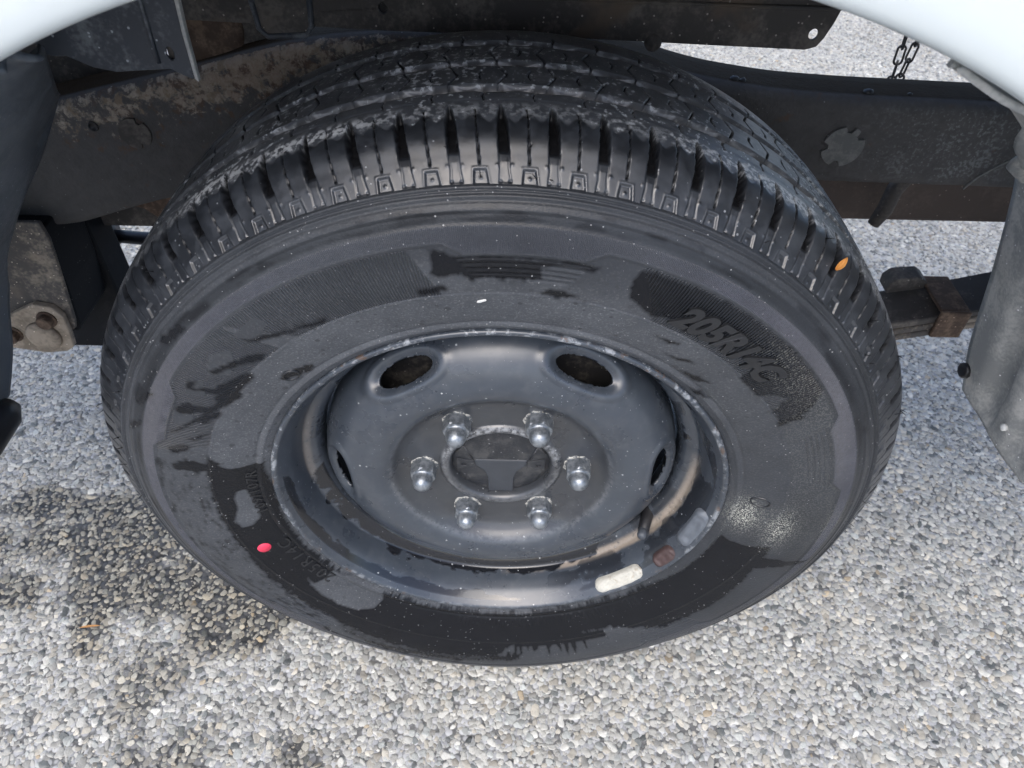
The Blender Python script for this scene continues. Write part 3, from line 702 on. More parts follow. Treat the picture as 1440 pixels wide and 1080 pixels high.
# ---- rim
def make_rim():
    P = [(.020, .1885), (.010, .1915), (.004, .1945), (.0000, .1957), (-.0024, .1950), (-.0030, .1932), (-.0020, .1912), (.001, .1890), (.006, .1858), (.013, .1822), (.022, .1796), (.031, .1780), (.0355, .1772), (.0375, .1752), (.0395, .1705), (.043, .1655), (.049, .1625), (.060, .1610), (.085, .1605), (.11, .162)]
    C = catmull(P, 6); p, s = resample(C, .0011)
    n = 720; th = np.linspace(R(-90), R(270), n+1); td = np.degrees(th)
    V = np.stack([np.cos(th)[:, None]*p[None, :, 1], np.broadcast_to(p[:, 0], (n+1, len(p))), np.sin(th)[:, None]*p[None, :, 1]], -1)
    T, Y = np.meshgrid(td, p[:, 0]*1000, indexing='ij'); RR = np.broadcast_to(p[:, 1]*1000, T.shape)
    lip = sst(1.5, -.5, Y)*sst(190, 191.5, RR)*np.interp(T, [-90, -40, -10, 20, 60, 120, 170, 210, 270], [.15, .35, .7, .85, .9, .95, .95, .6, .15])
    nz = (rbm(T, .225, Y*.12, 61)-.5)*1.0; TB = np.where(T < 30, T+360, T)
    wet = sst(-.8, .8, Y+nz*18-31-6*np.exp(-((TB-200)/25)**2)-14*sst(285, 325, TB)-14*sst(192, 176, TB))*sst(45, 43, Y)
    wet = np.maximum(wet, sst(11, 10, Y+nz*9+10*sst(262, 285, TB)+10*sst(182, 168, TB))*sst(3, 4, Y)*(TB > 165)*(TB < 300))
    wet = np.maximum(wet, .6*sst(38, 40, Y)*sst(.42, .56, rbm(T, .125, Y*.05, 63))*((T > 165) | (T < 30)))
    wet = np.maximum(wet, .7*sst(.55, .60, rbm(T, .10, Y*.05, 65))*sst(4, 6, Y)*sst(36, 33, Y)*(T < 40)*sst(-80, -62, T))
    mud = sst(29+4*nz, 33+4*nz, Y)*sst(40, 37.5, Y)*np.interp(T, [-90, -84, -60, -20, -2, 8], [0, .9, 1, 1, .8, 0])
    mud = np.maximum(mud, sst(33, 35, Y)*sst(40, 38, Y)*np.interp(T, [150, 165, 185, 190], [0, .45, .4, 0]))
    me = quads_mesh('rim', V, grid_faces(n+1, len(p)), True, dict(lip=lip, wet=wet, mud=mud*(1-wet)))
    link('rim', me, wheel, (M_rim,), label='dark rim with scuffed bright edge and a strip of dried mud')
make_rim()
A0 = 2.4                                             # the wheel's rotation
def make_disc():
    P = [(.066, .1560), (.052, .1556), (.0440, .1538), (.0365, .1490), (.0300, .1425), (.0245, .1340), (.0205, .1240), (.0195, .1140), (.0212, .1065), (.0255, .1005), (.0315, .0945), (.0365, .0870), (.0388, .0790), (.0396, .0680), (.0396, .0600), (.0394, .0560), (.0384, .0535), (.0366, .0520), (.0358, .0505), (.0362, .0492), (.0380, .0483), (.044, .0479), (.052, .0478)]
    C = catmull(P, 6); p, s = resample(C, .0011); nr = normals(p[::-1])[::-1]
    n = 900; th = np.linspace(0, 2*math.pi, n, endpoint=False)
    T, SS = np.meshgrid(np.degrees(th), s, indexing='ij')
    ic = np.argmin(np.abs(p[:, 1]-.1440)+(p[:, 0] > .05)); sc = s[ic]
    d = (T-A0+30) % 60-30                                        # degrees from the nearest vent
    au = d*math.pi/180*.144; bs = SS-sc
    # vents: broad at the outer side, rounded
    w = .0268-.10*np.maximum(bs, 0)*.6
    f = ((np.abs(au)/w)**2.3+(np.abs(bs)/.0118)**2.3)**(1/2.3)
    inside = f < 1
    # pull the vertices next to an opening onto its outline
    m = len(s)
    fc = grid_faces(n, m, True); ff = f.ravel()
    keep = ~((f.ravel()[fc] < 1).sum(1) >= 3)
    used = np.zeros(n*m, bool); used[fc[keep].ravel()] = True
    cnt_all = np.bincount(fc.ravel(), minlength=n*m); cnt = np.bincount(fc[keep].ravel(), minlength=n*m)
    rimv = (cnt < cnt_all) & used & (np.abs(bs.ravel()) < .02)
    k = rimv.reshape(n, m)
    scale = np.where(k, 1/np.maximum(f, 1e-3), 1.0)
    T2 = T+(d*scale-d); S2 = sc+bs*scale
    py = np.interp(S2, s, p[:, 0]); pr = np.interp(S2, s, p[:, 1]); ny = np.interp(S2, s, nr[:, 0]); nn = np.interp(S2, s, nr[:, 1])
    f2 = np.where(k, 1.0, f)
    dent = -.0042*np.exp(-(np.maximum(f2-1, 0)/.16)**2)+.0012*np.exp(-((f2-1.38)/.16)**2)
    # a slight hollow between the spokes of the hub plate
    dent += -.0010*np.exp(-((pr-.088)/.010)**2)*(1+np.cos(np.radians((T2-A0)*6)))*.5
    py = py+ny*dent; pr = pr+nn*dent
    t = np.radians(T2); V = np.stack([np.cos(t)*pr, py, np.sin(t)*pr], -1)
    mud = sst(.104, .097, pr)*.6; scuff = np.exp(-((pr-.0508)/.0014)**2)*(.25+.6*sst(-.3, .6, np.sin(t)))+.2*np.exp(-((pr-.101)/.002)**2)
    idx = -np.ones(n*m, int); idx[used] = np.arange(used.sum())
    me = quads_mesh('wheel_disc', V.reshape(-1, 3)[used], idx[fc[keep]], True, dict(mud=mud.ravel()[used], scuff=scuff.ravel()[used]))
    o = link('wheel_disc', me, wheel, (M_disc,), label='dark painted steel wheel centre with oval vents and pale specks')
    so = o.modifiers.new('thick', 'SOLIDIFY'); so.thickness = .0032; so.offset = -1
make_disc()
def brake():
    revolve('brake_drum', [(.115, .150), (.078, .1495), (.0735, .147), (.072, .143), (.0715, .120), (.070, .09), (.070, .03)], 96, wheel, (M_drum,), label='dusty brown brake drum behind the vents')
brake()
# ---- hub in the centre bore
def make_hub():
    hub = revolve('hub_cap', [(.060, .0477), (.0445, .0475), (.0430, .0462), (.0425, .040), (.0420, .030), (.0415, .015), (.0413, .0005)], 72, wheel, (M_hub,), label='dark hub end inside the centre bore')
    bm = bmesh.new()
    T = [(-.0118, -.0440), (.0118, -.0440), (.0120, -.024), (.0150, -.014), (.0230, -.006), (.0240, .002), (-.0240, .002), (-.0230, -.006), (-.0150, -.014), (-.0120, -.024)]
    slab(bm, T, (), .0402, .0450)
    bm_obj('hub_tab', bm, wheel, (M_tab,), bevel=.0012, label='grey T shaped tab of the hub end')
    for sx in (-1, 1):
        bm = bmesh.new()
        slab(bm, [(sx*.0245, -.008), (sx*.041, -.012), (sx*.0405, .003), (sx*.031, .001), (sx*.0245, .000)], [circle(sx*.0345, -.0055, .0022, n=12)], .0410, .046)
        bm_obj('hub_boss', bm, wheel, (M_hub,), bevel=.0006)
        bm = bmesh.new(); tube(bm, [(sx*.026, .0420, .002), (sx*.0335, .0424, .019)], .0011, 8); tube(bm, [(sx*.0335, .0424, .019), (sx*.0405, .0426, .011)], .0011, 8)
        bm_obj('hub_rib', bm, wheel, (M_hub,), True)
M_tab = plain('light_grey_satin', (.044, .049, .057), .45, 0, .25, 60, .15)
M_disc_plain = plain('grey_satin_paint', (.060, .068, .080), .45, 0, .25, 60, .15)
make_hub()
# ---- lug nuts
def hexr(af):
    def f(h, r, a):
        if r < 0: return -r
        q = (a+math.pi/6) % (math.pi/3)-math.pi/6
        return min(r, af/2/math.cos(q)) if r > af/2*.9 else r
    return f
def make_nut():
    bm = bmesh.new()
    P = [(.000, -.0112), (.0025, -.0110), (.0032, .0108), (.0045, .0120), (.0145, .0120), (.0163, .0110), (.0166, -.0090), (.0200, -.0089), (.0240, -.0084), (.0272, -.0070), (.0292, -.0048), (.0302, -.0020), (.0304, -.00001)]
    fs = lathe(bm, P, 36, shape=hexr(.0212))
    for i, f in fs: f.smooth = i >= 6 or i < 1
    c = lathe(bm, [(-.002, .0130), (.0008, .0140), (.0028, .0135), (.0040, .0120), (.0036, .0105)], 36, shape=lambda h, r, a: r*(1+.05*math.sin(5*a+h*900)+.05*math.sin(11*a+1)+.03*math.sin(23*a)))
    for i, f in c: f.smooth = True; f.material_index = 1
    bmesh.ops.recalc_face_normals(bm, faces=bm.faces[:])
    me = bpy.data.meshes.new('lug_nut'); bm.to_mesh(me); bm.free()
    me.materials.append(M_nut); me.materials.append(M_crust); return me
nut = make_nut()
for k in range(6):
    a = R(A0+60*k); o = link('lug_nut', nut, wheel); o.location = (.06985*math.cos(a), .0395, .06985*math.sin(a)); o.rotation_euler = (0, R(17*k), 0)
    bm = bmesh.new(); lathe(bm, [(-.003, .0200), (.0012, .0192), (.0018, .0165), (.0004, .0140)], 32, o.location)
    bm_obj('lug_seat', bm, wheel, (M_disc_plain,), True)
# ---- valve and balance weights
def make_valve():
    a = R(-28.7); b = Vector((.168*math.cos(a), .047, .168*math.sin(a))); tip = Vector((.1600*math.cos(R(-31.0)), .0165, .1600*math.sin(R(-31.0))))
    ax = (tip-b).normalized(); L = (tip-b).length
    bm = bmesh.new(); lathe(bm, [(-.006, .0075), (.000, .0078), (.003, .0068), (.008, .0060), (L*.72, .0056), (L*.74, .0050)], 20, b, ax)
    v = bm_obj('valve_stem', bm, wheel, (M_black,), True, label='short black rubber valve stem')
    bm = bmesh.new(); lathe(bm, [(L*.70, .0049), (L*.93, .0048), (L, .0040), (L+.001, .0010)], 16, b, ax)
    bm_obj('valve_cap', bm, wheel, (M_disc_plain,), True)
make_valve()
def weight(name, t0, t1, rc, yc, half, thick, mat, label):
    """a clip-on balance weight lying on the slope of the rim"""
    bm = bmesh.new(); N = 26; K = 12; rings = []
    ta, tb = R(t0), R(t1); L = abs(tb-ta)*rc
    er, ey = -.82, .57                                # down the slope
    nr, ny = -.57, -.82                               # off the slope
    for i in range(N+1):
        s = i/N; x = (s-.5)*L; e = max(0, abs(x)-(L/2-half))/half; k = math.sqrt(max(0, 1-min(1, e)**2.2))
        t = ta+(tb-ta)*s; ring = []
        for j in range(K+1):
            q = -1+2*j/K; h = thick*(1-abs(q)**3.2)**.5*(.35+.65*k)*(1+.05*math.sin(9*s+3*q)+.04*math.sin(23*s+1)-.22*math.exp(-(q/.38)**2)*(1 if .15 < s < .8 else 0)); u = half*q*max(k, .03)
            r = rc+er*u+nr*(h-.002); y = yc+ey*u+ny*(h-.002)
            ring.append(bm.verts.new((math.cos(t)*r, y, math.sin(t)*r)))
        rings.append(ring)
    for i in range(N):
        for j in range(K): bm.faces.new((rings[i][j], rings[i][j+1], rings[i+1][j+1], rings[i+1][j]))
    o = bm_obj(name, bm, wheel, (mat,), True, label=label); return o
weight('balance_weight', -6.5, -23.0, .1868, .0055, .0088, .0068, M_wblack, 'dark grey balance weight clipped to the rim')
weight('balance_weight', -26.5, -35.5, .1875, .0045, .0082, .0064, M_wbrown, 'short reddish brown balance weight')
weight('balance_weight', -40.5, -58.0, .1870, .0050, .0082, .0072, M_wwhite, 'weathered white balance weight')

# ------------------------------------------------------------------ bodywork and chassis (x, y, z measured from the hub, then raised by HZ)
def up(bm):
    bmesh.ops.translate(bm, verts=bm.verts[:], vec=(0, 0, HZ)); return bm
# ---- white side panel with the wheel arch
def make_fender():
    n = 241; th = np.linspace(R(14), R(166), n)
    P = [(-.070, .4600), (-.082, .4560), (-.0910, .4545), (-.0965, .4548), (-.1000, .4568), (-.1020, .4610), (-.1036, .4690), (-.1050, .484), (-.1058, .505)]
    p = catmull(P, 5); y = list(p[:, 0]); V = np.zeros((n, len(p)+10, 3))
    for i, t in enumerate(th):
        c, s = math.cos(t), math.sin(t)
        V[i, :len(p)] = np.stack([c*p[:, 1], p[:, 0], s*p[:, 1]], -1)
        ro = min(1.15/max(abs(c), 1e-6), (.62 if s > 0 else .20)/max(abs(s), 1e-6))
        ro = max(ro, .53)
        for j in range(10):
            r = .505+(ro-.505)*(j+1)/10
            V[i, len(p)+j] = (c*r, -.1058-.012*((r-.505)/.6)**1.2, s*r)
    V[..., 2] += HZ
    me = quads_mesh('side_panel', V, grid_faces(n, len(p)+10)[:, ::-1], True)
    o = link('side_panel', me, truck, (M_white,), label='glossy white body side with rounded wheel arch lip')
    so = o.modifiers.new('thick', 'SOLIDIFY'); so.thickness = .0014; so.offset = -1
make_fender()
# ---- wheel housing walls fore and aft (sheets running inward from the arch)
def wall(name, path, y_out, mat, ribs, label, sgn, thick=.003, bottom=None):
    """path: (x, z, y_inner) along the arch; the sheet spans y_out .. y_inner"""
    C = catmull(np.array(path), 10); n = len(C); m = 34
    V = np.zeros((n, m, 3))
    d = np.gradient(C[:, :2], axis=0); d /= np.linalg.norm(d, axis=1)[:, None]; nx, nz = d[:, 1]*sgn, -d[:, 0]*sgn
    for j in range(m):
        s = j/(m-1); yy = y_out+(C[:, 2]-y_out)*s
        h = ribs(np.arange(n)/n, s, yy)
        V[:, j, 0] = C[:, 0]+nx*h; V[:, j, 1] = yy; V[:, j, 2] = C[:, 1]+nz*h+HZ
    me = quads_mesh(name, V, grid_faces(n, m), True)
    o = link(name, me, truck, (mat,), label=label)
    so = o.modifiers.new('thick', 'SOLIDIFY'); so.thickness = thick; so.offset = 0
    return o
def rear_ribs(t, s, y):
    k = sst(.30, .45, t)*sst(1.0, .90, t)
    return k*.011*(sst(.02, .03, y)*sst(.055, .045, y)+sst(.075, .085, y)*sst(.112, .102, y))+.012*sst(.90, 1.0, t)*sst(.05, -.02, y)+.002*np.sin(t*9)
wall('wheel_housing_wall', [(.178, .414, -.088), (.205, .398, -.060), (.240, .382, -.018), (.285, .348, .026), (.325, .312, .060), (.372, .262, .120), (.405, .235, .150), (.427, .153, .152), (.446, .060, .150), (.455, .012, .135)], -.085, M_flap, rear_ribs, 'dusty grey ribbed plastic wall behind the wheel', -1)
def front_ribs(t, s, y): return .004*np.sin(s*5+t*3)+.006*sst(.15, .16, y)*sst(.3, .5, t)
wall('wheel_housing_wall', [(-.200, .402, -.06), (-.236, .382, 0), (-.272, .352, .055), (-.318, .302, .125), (-.362, .256, .195), (-.395, .207, .200), (-.430, .158, .188), (-.452, .105, .152), (-.460, .050, .122), (-.462, .020, .092)], -.085, M_liner, front_ribs, 'dark blue-grey plastic wall ahead of the wheel', 1)
bm = bmesh.new()
tube(bm, [(-.462, -.02, .016), (-.458, .03, .020), (-.452, .062, .026), (-.450, .074, .028)], [.015, .016, .015, .008], 18)
bm_obj('rubber_buffer', up(bm), truck, (M_black,), True, label='wet black rubber buffer at the foot of the front wall')
bm = bmesh.new(); lathe(bm, [(-.004, .0080), (.0005, .0078), (.0018, .006), (.0020, .003)], 9, (.4475, .139, .034), (-1, -.1, .05))
bm_obj('wall_clip', up(bm), truck, (M_black,), True)
bm = bmesh.new(); lathe(bm, [(0, .0035), (.003, .0035), (.004, .001)], 12, (.450, .060, .040), (-1, 0, 0))
bm_obj('wall_rivet', up(bm), truck, (M_chip,), True)
# unseen panel added over the wheel to shade the rail and tread
bm = bmesh.new(); box(bm, -1.0, 1.0, -.10, .27, .500, .512)
bm_obj('shade_panel', up(bm), truck, (M_dark,), label='unseen panel added over the wheel for shade')

# ---- chassis rail, kicked up over the axle
RT = [(-1.1, .10), (-.8, .145), (-.6, .185), (-.5, .210), (-.398, .235), (-.332, .251), (-.266, .267), (-.209, .283), (-.165, .291), (-.127, .296), (-.05, .2985), (.05, .2985), (.085, .288), (.13, .274), (.17, .264), (.235, .2550), (.30, .2515), (.40, .2485), (.5, .246), (.7, .243), (1.1, .24)]
RB = [(-1.1, .0), (-.8, .055), (-.6, .088), (-.518, .095), (-.435, .103), (-.393, .117), (-.349, .131), (-.25, .155), (-.1, .175), (.1, .178), (.301, .169), (.492, .166), (.7, .16), (1.1, .155)]
YR = .250
def make_rail():
    x = np.linspace(-1.05, 1.05, 421); zt = np.interp(x, *np.array(RT).T); zb = np.interp(x, *np.array(RB).T)
    k = np.hanning(17); k /= k.sum()
    zt = np.convolve(np.pad(zt, 8, 'edge'), k, 'valid'); zb = np.convolve(np.pad(zb, 8, 'edge'), k, 'valid')
    sec = []                                          # (y, from bottom 0..1, offset)
    for q in np.linspace(90, 0, 5): sec.append((YR+.008-.008*math.cos(R(q)), 0, .008-.008*math.sin(R(q))))
    for f in np.linspace(.11, .80, 16): sec.append((YR, f, 0))
    for q in np.linspace(0, 90, 6): sec.append((YR+.012-.012*math.cos(R(q)), 1, -.012+.012*math.sin(R(q))))
    for yy in (.27, .285, .298): sec.append((yy, 1, 0))
    sec += [(.300, 1, -.004), (.300, .5, 0), (.300, 0, .004)]
    V = np.zeros((len(x), len(sec), 3)); dirt = np.zeros((len(x), len(sec))); sca = np.zeros_like(dirt); top_shade = np.zeros_like(dirt)
    for j, (yy, f, o) in enumerate(sec):
        z = zb+(zt-zb)*f+o; V[:, j] = np.stack([x, np.full_like(x, yy), z+HZ], -1)
        h = (z-zb)/(zt-zb)
        up_ = np.where(h > .85, 1.0, np.exp(-((h-.85)/.24)**2))*np.interp(x, [-.48, -.40, -.33, -.22, -.12, 0, .1], [0, .55, .62, .80, .55, .25, 0])
        mid = .42*np.exp(-((x+.345)/.05)**2-((h-.70)/.20)**2)
        dirt[:, j] = np.maximum(up_, mid)*(yy < .2575)
        top_shade[:, j] = 1.0 if (yy > .2585 and f == 1) else 0.0  # mask of the top face with its painted shade
        sca[:, j] = np.exp(-((x-.41)/.075)**2)*(yy < .26)*sst(.02, .2, h)*sst(1.0, .85, h)
    wob = (fbm(x[:, None]*30, np.arange(len(sec))[None, :]*.6, 71)-.5)*.0022
    V[:, :, 1] += wob*(V[:, :, 1] < .26)
    F = grid_faces(len(x), len(sec), False); i = np.arange(len(x)-1); m = len(sec)
    F = np.concatenate([F, np.stack([i*m+m-1, i*m, (i+1)*m, (i+1)*m+m-1], -1)])
    return link('chassis_rail', quads_mesh('chassis_rail', V, F, True, dict(dirt=dirt, scale=sca, top_shade=top_shade)), truck, (M_rail,), label='black chassis rail arching behind the tyre, flaking and muddy')
rail = make_rail()
def plug(x, z, r, notches):
    bm = bmesh.new(); o = []
    for k in range(48):
        a = 2*math.pi*k/48; q = min(abs((math.degrees(a)-n0+180) % 360-180) for n0 in notches)
        rr = r*(.72 if q < 11 else 1); o.append((x+rr*math.cos(a), z+rr*math.sin(a)))
    slab(bm, o, (), YR-.0026, YR+.004)
    bm_obj('rail_plug', up(bm), rail, (M_plug if x > 0 else M_dark,), bevel=.0007, label='round notched plug in the rail')
plug(.305, .2075, .0190, (35, 80, 180, 262)); plug(-.3405, .2055, .0145, (60, 290))
bm = bmesh.new(); lathe(bm, [(0, .005), (.0012, .0046), (.0012, .0038), (-.004, .0036)], 16, (-.377, YR-.0008, .211), (0, -1, 0))
bm_obj('rail_hole', up(bm), rail, (M_black,), True)
# lumps of old sealer along the top edge
for x, s in ((.197, .006), (.205, .004), (.318, .0065), (.437, .005), (.428, .0035), (.355, .003)):
    bm = bmesh.new(); bmesh.ops.create_icosphere(bm, subdivisions=2, radius=s*.6)
    for v in bm.verts: v.co = Vector((v.co.x*random.uniform(.9, 1.5), v.co.y, v.co.z*random.uniform(.6, 1.1)))+Vector((x, YR+.014, np.interp(x, *np.array(RT).T)+.0005))
    bm_obj('sealer_lump', up(bm), rail, (M_black,), True)
# cable or seam at the rail's rear end
bm = bmesh.new(); tube(bm, [(.432, .2475, .168), (.440, .2465, .182), (.455, .2455, .196), (.470, .244, .207), (.484, .240, .216), (.492, .236, .228)], .0011, 8)
bm_obj('seam', up(bm), rail, (M_plug,), True)
bm = bmesh.new(); box(bm, -.75, -.36, .33, .36, .05, .40); bm_obj('cross_panel', up(bm), truck, (M_dark,), bevel=.003)
M_brown = dusty('brown_steel', (.085, .066, .056), (.125, .10, .085), .4, .7, 26, 260, .3, .25)
# ---- second beam inboard and its hook
bm = bmesh.new(); box(bm, .10, 1.05, .335, .385, .076, .150)
bm_obj('inner_beam', up(bm), truck, (M_brown,), bevel=.004, label='dark brown inner beam beneath the chassis rail')
bm = bmesh.new(); tube(bm, [(.418, .300, .158), (.404, .300, .150), (.398, .300, .135), (.397, .300, .112), (.391, .300, .094)], [.008, .009, .0085, .0085, .0065], 12)
bm_obj('hook_bracket', up(bm), truck, (M_dark,), True, label='dark bent hook under the rail')
# ---- sill of the bed resting on the rail
def make_sill():
    bm = bmesh.new(); ye = YR-.008
    o = [(-.62, .311), (-.36, .309), (-.258, .3075), (-.10, .3025), (.05, .300), (.168, .2965), (.243, .2945), (.2515, .2970), (.2560, .3040), (.2605, .3160), (.2640, .3300), (.2655, .498), (-.62, .498)]
    slab(bm, o, [circle(.2465, .3068, .0038, .0043, 18), circle(-.101, .3195, .0036, .0040, 18)], ye, ye+.0035)
    sill = bm_obj('bed_sill', up(bm), truck, (M_dark,), bevel=.0008, label='dark brown steel sill of the load bed above the tyre')
    bm = bmesh.new(); tube(bm, [(-.205, ye-.001, .330), (-.203, ye-.001, .303), (-.197, ye-.001, .2965), (-.165, ye-.001, .2985), (-.160, ye-.001, .305), (-.158, ye-.001, .330)], .0024, 10)
    bm_obj('sill_loop', up(bm), sill, (M_plate,), True)
    bm = bmesh.new(); slab(bm, [(-.203, .332), (-.203, .304), (-.197, .2975), (-.165, .2995), (-.160, .306), (-.158, .332)], (), ye-.001, ye+.004)
    bm_obj('sill_tab', up(bm), sill, (M_dark,))
    bm = bmesh.new(); box(bm, -.115, -.087, ye+.012, ye+.016, .306, .332); bm_obj('sill_backing', up(bm), sill, (M_dark,))
    bm = bmesh.new(); tube(bm, [(-.62, ye-.001, .338), (.262, ye-.001, .327)], .0016, 8); bm_obj('sill_crease', up(bm), sill, (M_dark,), True)
    bm = bmesh.new(); lathe(bm, [(0, .007), (.020, .007), (.022, .005)], 18, (.118, .262, .2975), (0, -1, 0)); bm_obj('sill_bush', up(bm), sill, (M_dark,), True)
make_sill()
# ---- bracket and bush seen between the sheet and the sill
bm = bmesh.new(); lathe(bm, [(-.03, .030), (.000, .034), (.016, .034), (.020, .028), (.021, .012), (.018, .0)], 28, (-.262, .290, .288), (0, -1, .2))
bm_obj('body_mount', up(bm), truck, (M_rust,), True, label='round rusty body mount above the rail')
bm = bmesh.new(); box(bm, -.245, -.205, .275, .30, .27, .330); bm_obj('mount_bracket', up(bm), truck, (M_dark,), bevel=.003)
# ---- grey splash sheet hanging at the upper left
def make_sheet():
    Y = .100
    def bend(x, y, z): return (x, y-.020*sst(-.215, -.199, x)+.03*max(0, -.30-x), z)
    o = [(-.3035, .345), (-.2985, .3350), (-.2915, .3335), (-.2850, .3340), (-.2700, .3270), (-.2560, .3242), (-.2400, .3255), (-.2190, .3270), (-.2120, .3230), (-.2060, .3205), (-.2040, .3235), (-.2040, .35), (-.2000, .42), (-.2000, .498), (-.36, .498), (-.36, .41), (-.32, .37)]
    den = []
    for i in range(len(o)):
        a, b = o[i], o[(i+1) % len(o)]; k = max(1, int(math.dist(a, b)/.012))
        den += [(a[0]+(b[0]-a[0])*j/k, a[1]+(b[1]-a[1])*j/k) for j in range(k)]
    bm = bmesh.new(); slab(bm, den, [circle(-.2165, .337, .0024, .0042, 16)], Y, Y+.0022, fn=None)
    sh = bm_obj('splash_sheet', up(bm), truck, (M_plate,), bevel=.0006, label='scuffed dark grey splash sheet hanging ahead of the wheel')
    bm = bmesh.new(); slab(bm, [(-.2044, .3215), (-.2022, .3195), (-.2016, .35), (-.1976, .42), (-.1976, .498), (-.2002, .498), (-.2002, .42), (-.2042, .35)], (), Y-.002, Y+.003)
    bm_obj('sheet_flange', up(bm), sh, (M_flap,), bevel=.0006)
    bm = bmesh.new(); box(bm, -.2195, -.2060, Y+.004, Y+.007, .326, .350); bm_obj('sheet_backing', up(bm), sh, (M_dark,))
    bm = bmesh.new(); tube(bm, [(-.2225, Y-.0005, .498), (-.2240, Y-.0005, .40), (-.2255, Y-.0005, .345), (-.2255, Y-.0005, .331)], .0016, 8); bm_obj('sheet_crease', up(bm), sh, (M_plate,), True)
make_sheet()

# ---- leaf spring at the right
spring = empty('leaf_spring', (0, 0, 0), truck, label='dark leaf spring with brown clip behind the tyre')
def leaf(x0, x1, off, th, mat):
    bm = bmesh.new(); n = 30; rows = []
    for i in range(n+1):
        x = x0+(x1-x0)*i/n; z = -.012+.235*(x-.43)+.30*(x-.43)**2-off
        rows.append([bm.verts.new((x, y, zz)) for y, zz in ((.243, z), (.243, z+th-.0015), (.2445, z+th), (.3005, z+th), (.302, z+th-.0015), (.302, z))])
    for a, b in zip(rows, rows[1:]):
        for k in range(6): bm.faces.new((a[k-1], a[k], b[k], b[k-1]))
    bm.faces.new(rows[0]); bm.faces.new(rows[-1][::-1])
    bm_obj('leaf', up(bm), spring, (mat,), False)
leaf(.05, .90, -.0085, .0070, M_dark); leaf(.05, .80, .0010, .0066, M_hanger); leaf(.05, .72, .0105, .0066, M_hanger)
def zs(x): return -.012+.235*(x-.43)+.30*(x-.43)**2
bm = bmesh.new(); x = .487; z = zs(x)
for a in ((.2375, .2425, z-.013, z+.0225), (.2425, .3045, z+.0190, z+.0225)): box(bm, x-.0165, x+.0165, *a)
bm_obj('spring_clip', up(bm), spring, (M_rust,), bevel=.002)
bm = bmesh.new(); x = .452; z = zs(x); slab(bm, [(x-.020, z+.0165), (x+.020, z+.0245), (x+.021, z+.034), (x+.012, z+.040), (x-.014, z+.037), (x-.021, z+.029)], (), .288, .312)
bm_obj('spring_stop', up(bm), spring, (M_dark,), bevel=.002)
# ---- spring hanger at the left
M_soot = dusty('matt_black_steel', (.010, .011, .013), (.030, .030, .032), .3, .8, 30, 300, .2, .15)
def make_hanger():
    Y = .222
    bm = bmesh.new()
    slab(bm, [(-.60, .125), (-.452, .125), (-.4505, .105), (-.4560, .070), (-.4680, .000), (-.4715, -.010), (-.4800, -.0155), (-.53, -.020), (-.60, -.016)], (), Y, Y+.005)
    h = bm_obj('spring_hanger', up(bm), truck, (M_hanger,), bevel=.0012, label='mud stained steel spring hanger plate at the left')
    bm = bmesh.new(); slab(bm, [(-.4725, .012), (-.4790, .0245), (-.4980, .0285), (-.5200, .0180), (-.5520, .000), (-.5520, -.034), (-.5120, -.0410), (-.4890, -.0385), (-.4780, -.0310), (-.4740, -.008)], (), Y-.008, Y-.0002)
    bm_obj('pin_plate', up(bm), h, (M_mud,), bevel=.0016, label='tan mud covered pin plate')
    bm = bmesh.new(); lathe(bm, [(0, .0185), (.0035, .0180), (.0055, .0160), (.0062, .010), (.0062, .0)], 26, (-.5035, Y-.008, -.0145)); bm_obj('pin_boss', up(bm), h, (M_mud,), True)
    for x, z in ((-.4905, .0090), (-.5370, -.0130)):
        bm = bmesh.new(); lathe(bm, [(0, .0105), (.0015, .0105), (.0016, .0085), (.0080, .0085), (.0092, .0072), (.0092, .0)], 6*3, (x, Y-.008, z), shape=lambda hh, r, a: r if r > .0095 or r < .001 else min(r, .0075/math.cos((a+math.pi/6) % (math.pi/3)-math.pi/6)))
        bm_obj('pin_bolt', up(bm), h, (M_rust,))
    bm = bmesh.new(); box(bm, -.62, -.4600, .300, .345, -.110, .110); slab(bm, [(-.60, -.02), (-.473, -.02), (-.470, -.012), (-.4620, .04), (-.4560, .115), (-.60, .115)], (), Y+.006, .300)
    bm_obj('hanger_box', up(bm), h, (M_soot,), bevel=.003)
    bm = bmesh.new(); tube(bm, [(-.535, .40, -.008), (-.440, .40, -.016), (-.30, .40, -.025), (-.05, .40, -.03)], .0085, 14); tube(bm, [(-.532, .40, -.008), (-.498, .40, -.011)], .017, 16)
    bm_obj('track_rod', up(bm), truck, (M_black,), True, label='thin black rod behind the tyre at the left')
    bm = bmesh.new(); slab(bm, [(-.40, .115), (-.34, .138), (-.33, .120), (-.345, .100), (-.365, .098), (-.375, .108)], (), .275, .295); bm_obj('rail_bracket', up(bm), truck, (M_rust,), bevel=.003)
make_hanger()
# ---- axle tube carrying the wheel
bm = bmesh.new(); lathe(bm, [(-.20, .050), (-.20, .0), ], 24, (0, 0, 0)) ; bm.free()
bm = bmesh.new(); tube(bm, [(0, .115, 0), (0, .9, 0)], .042, 24); bm_obj('axle_tube', up(bm), truck, (M_dark,), True)

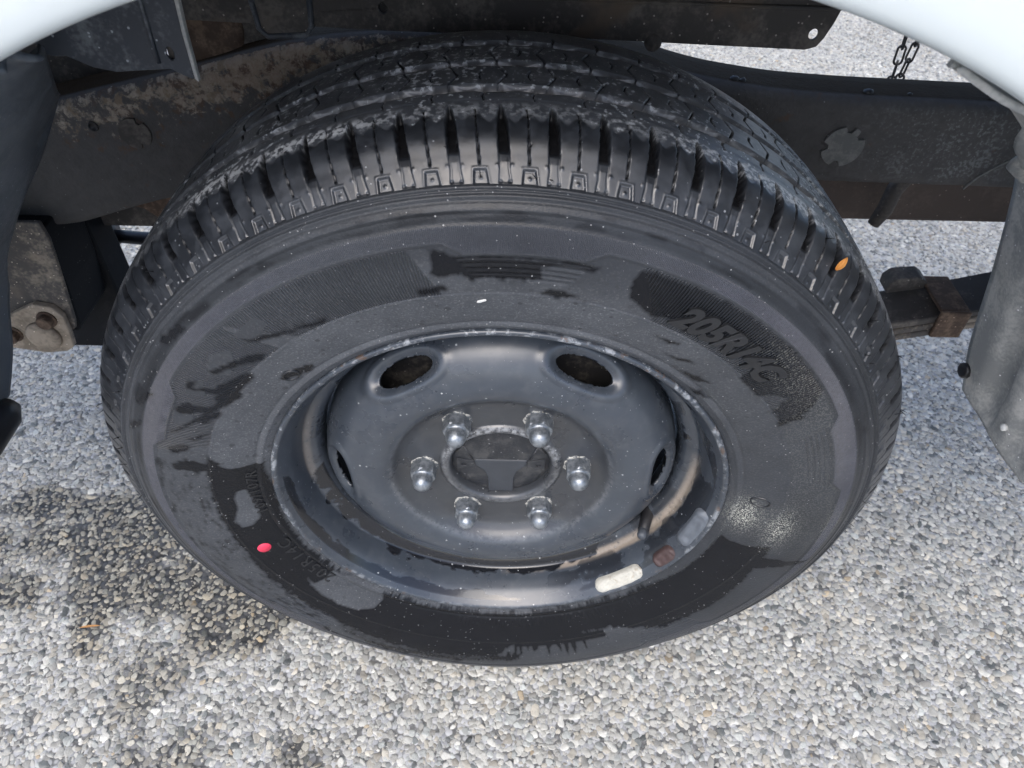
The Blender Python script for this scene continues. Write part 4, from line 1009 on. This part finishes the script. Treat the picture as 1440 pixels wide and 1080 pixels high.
# ------------------------------------------------------------------ loose things
# chain hanging behind the rail, in two strands
def make_chain():
    ch = empty('chain', (.46, .50, HZ+.44), None, label='dark steel chain hanging in two strands behind the chassis rail', category='chain')
    bm = bmesh.new(); L, W, r = .0215, .0090, .00135; pts = []
    for k in range(20):
        a = 2*math.pi*k/20; pts.append((W/2*math.cos(a)*1.0, 0, (L-W)/2*(1 if math.sin(a) >= 0 else -1)+W/2*math.sin(a)))
    tube(bm, pts, r, 8, closed=True)
    bmesh.ops.recalc_face_normals(bm, faces=bm.faces[:]); me = bpy.data.meshes.new('link'); bm.to_mesh(me); bm.free()
    me.polygons.foreach_set('use_smooth', np.ones(len(me.polygons), bool)); me.materials.append(M_chain)
    for a, b, ph in (((.4505, .212), (.4535, .150), 0), ((.4680, .214), (.4600, .150), 1)):
        A = Vector((a[0], .50+.004*ph, a[1])); B = Vector((b[0], .50, b[1])); dr = (B-A).normalized(); st = L-2*r-.0012
        top = A-dr*st*11
        for i in range(20):
            o = link('link', me, ch); c = top+dr*st*i
            rot = Vector((0, 0, 1)).rotation_difference(dr).to_matrix() @ Matrix.Rotation(R(15+(90 if (i+ph) % 2 else 0)+random.uniform(-12, 12)), 3, 'Z')
            o.matrix_parent_inverse = Matrix.Identity(4); o.location = c-Vector((.46, .50, .44)); o.rotation_euler = rot.to_euler()
make_chain()
bm = bmesh.new(); box(bm, .30, .62, .48, .52, .425, .465); bm_obj('bed_crossbar', up(bm), truck, (M_dark,), bevel=.003)
# curled orange leaf caught in a shoulder slot
def blade(name, loc, L, W, curl, rot, mat, label, cat):
    bm = bmesh.new(); n, m = 12, 6; g_ = []
    for i in range(n+1):
        s = i/n; w = W*math.sin(math.pi*min(1, s*.96+.03))**.7; row = []
        for j in range(m+1):
            q = -1+2*j/m; row.append(bm.verts.new(((s-.5)*L, q*w/2, curl*math.sin(math.pi*s)+.35*W*q*q)))
        g_.append(row)
    for a, b in zip(g_, g_[1:]):
        for j in range(m): bm.faces.new((a[j], a[j+1], b[j+1], b[j]))
    o = bm_obj(name, bm, None, (mat,), True, label=label, category=cat)
    so = o.modifiers.new('t', 'SOLIDIFY'); so.thickness = .0003
    o.location = loc; o.rotation_euler = rot; return o
t = R(48.6)
blade('leaf', (math.cos(t)*.3315, .0105, math.sin(t)*.3315+HZ), .0105, .0046, .0012, (R(60), R(-62), R(10)), M_leaf, 'small orange leaf caught in a slot of the tyre shoulder', 'leaf')
blade('dry_needle', (-.493, .026, .0062), .0240, .0030, .001, (0, 0, R(8)), M_dry, 'thin brown dry leaf lying on the gravel at lower left', 'leaf')
def chip():
    c = on_side(92.95, .2321, .0006); bm = bmesh.new()
    o = [(-.0030, -.0008), (-.001, -.0009), (.0032, .0010), (.0028, .0017), (.0004, .0012), (-.0024, .0002)]
    vs = [bm.verts.new(on_side(92.95-math.degrees(x/.232), .2321+z, .0009)) for x, z in o]; lo_ = [bm.verts.new(on_side(92.95-math.degrees(x/.232), .2321+z, -.0003)) for x, z in o]
    bm.faces.new(vs)
    for i in range(len(o)): bm.faces.new((vs[i-1], vs[i], lo_[i], lo_[i-1]))
    q = bm_obj('paint_chip', up(bm), None, (M_chip,), label='tiny white chip stuck on the sidewall above the rim', category='chip')
chip()
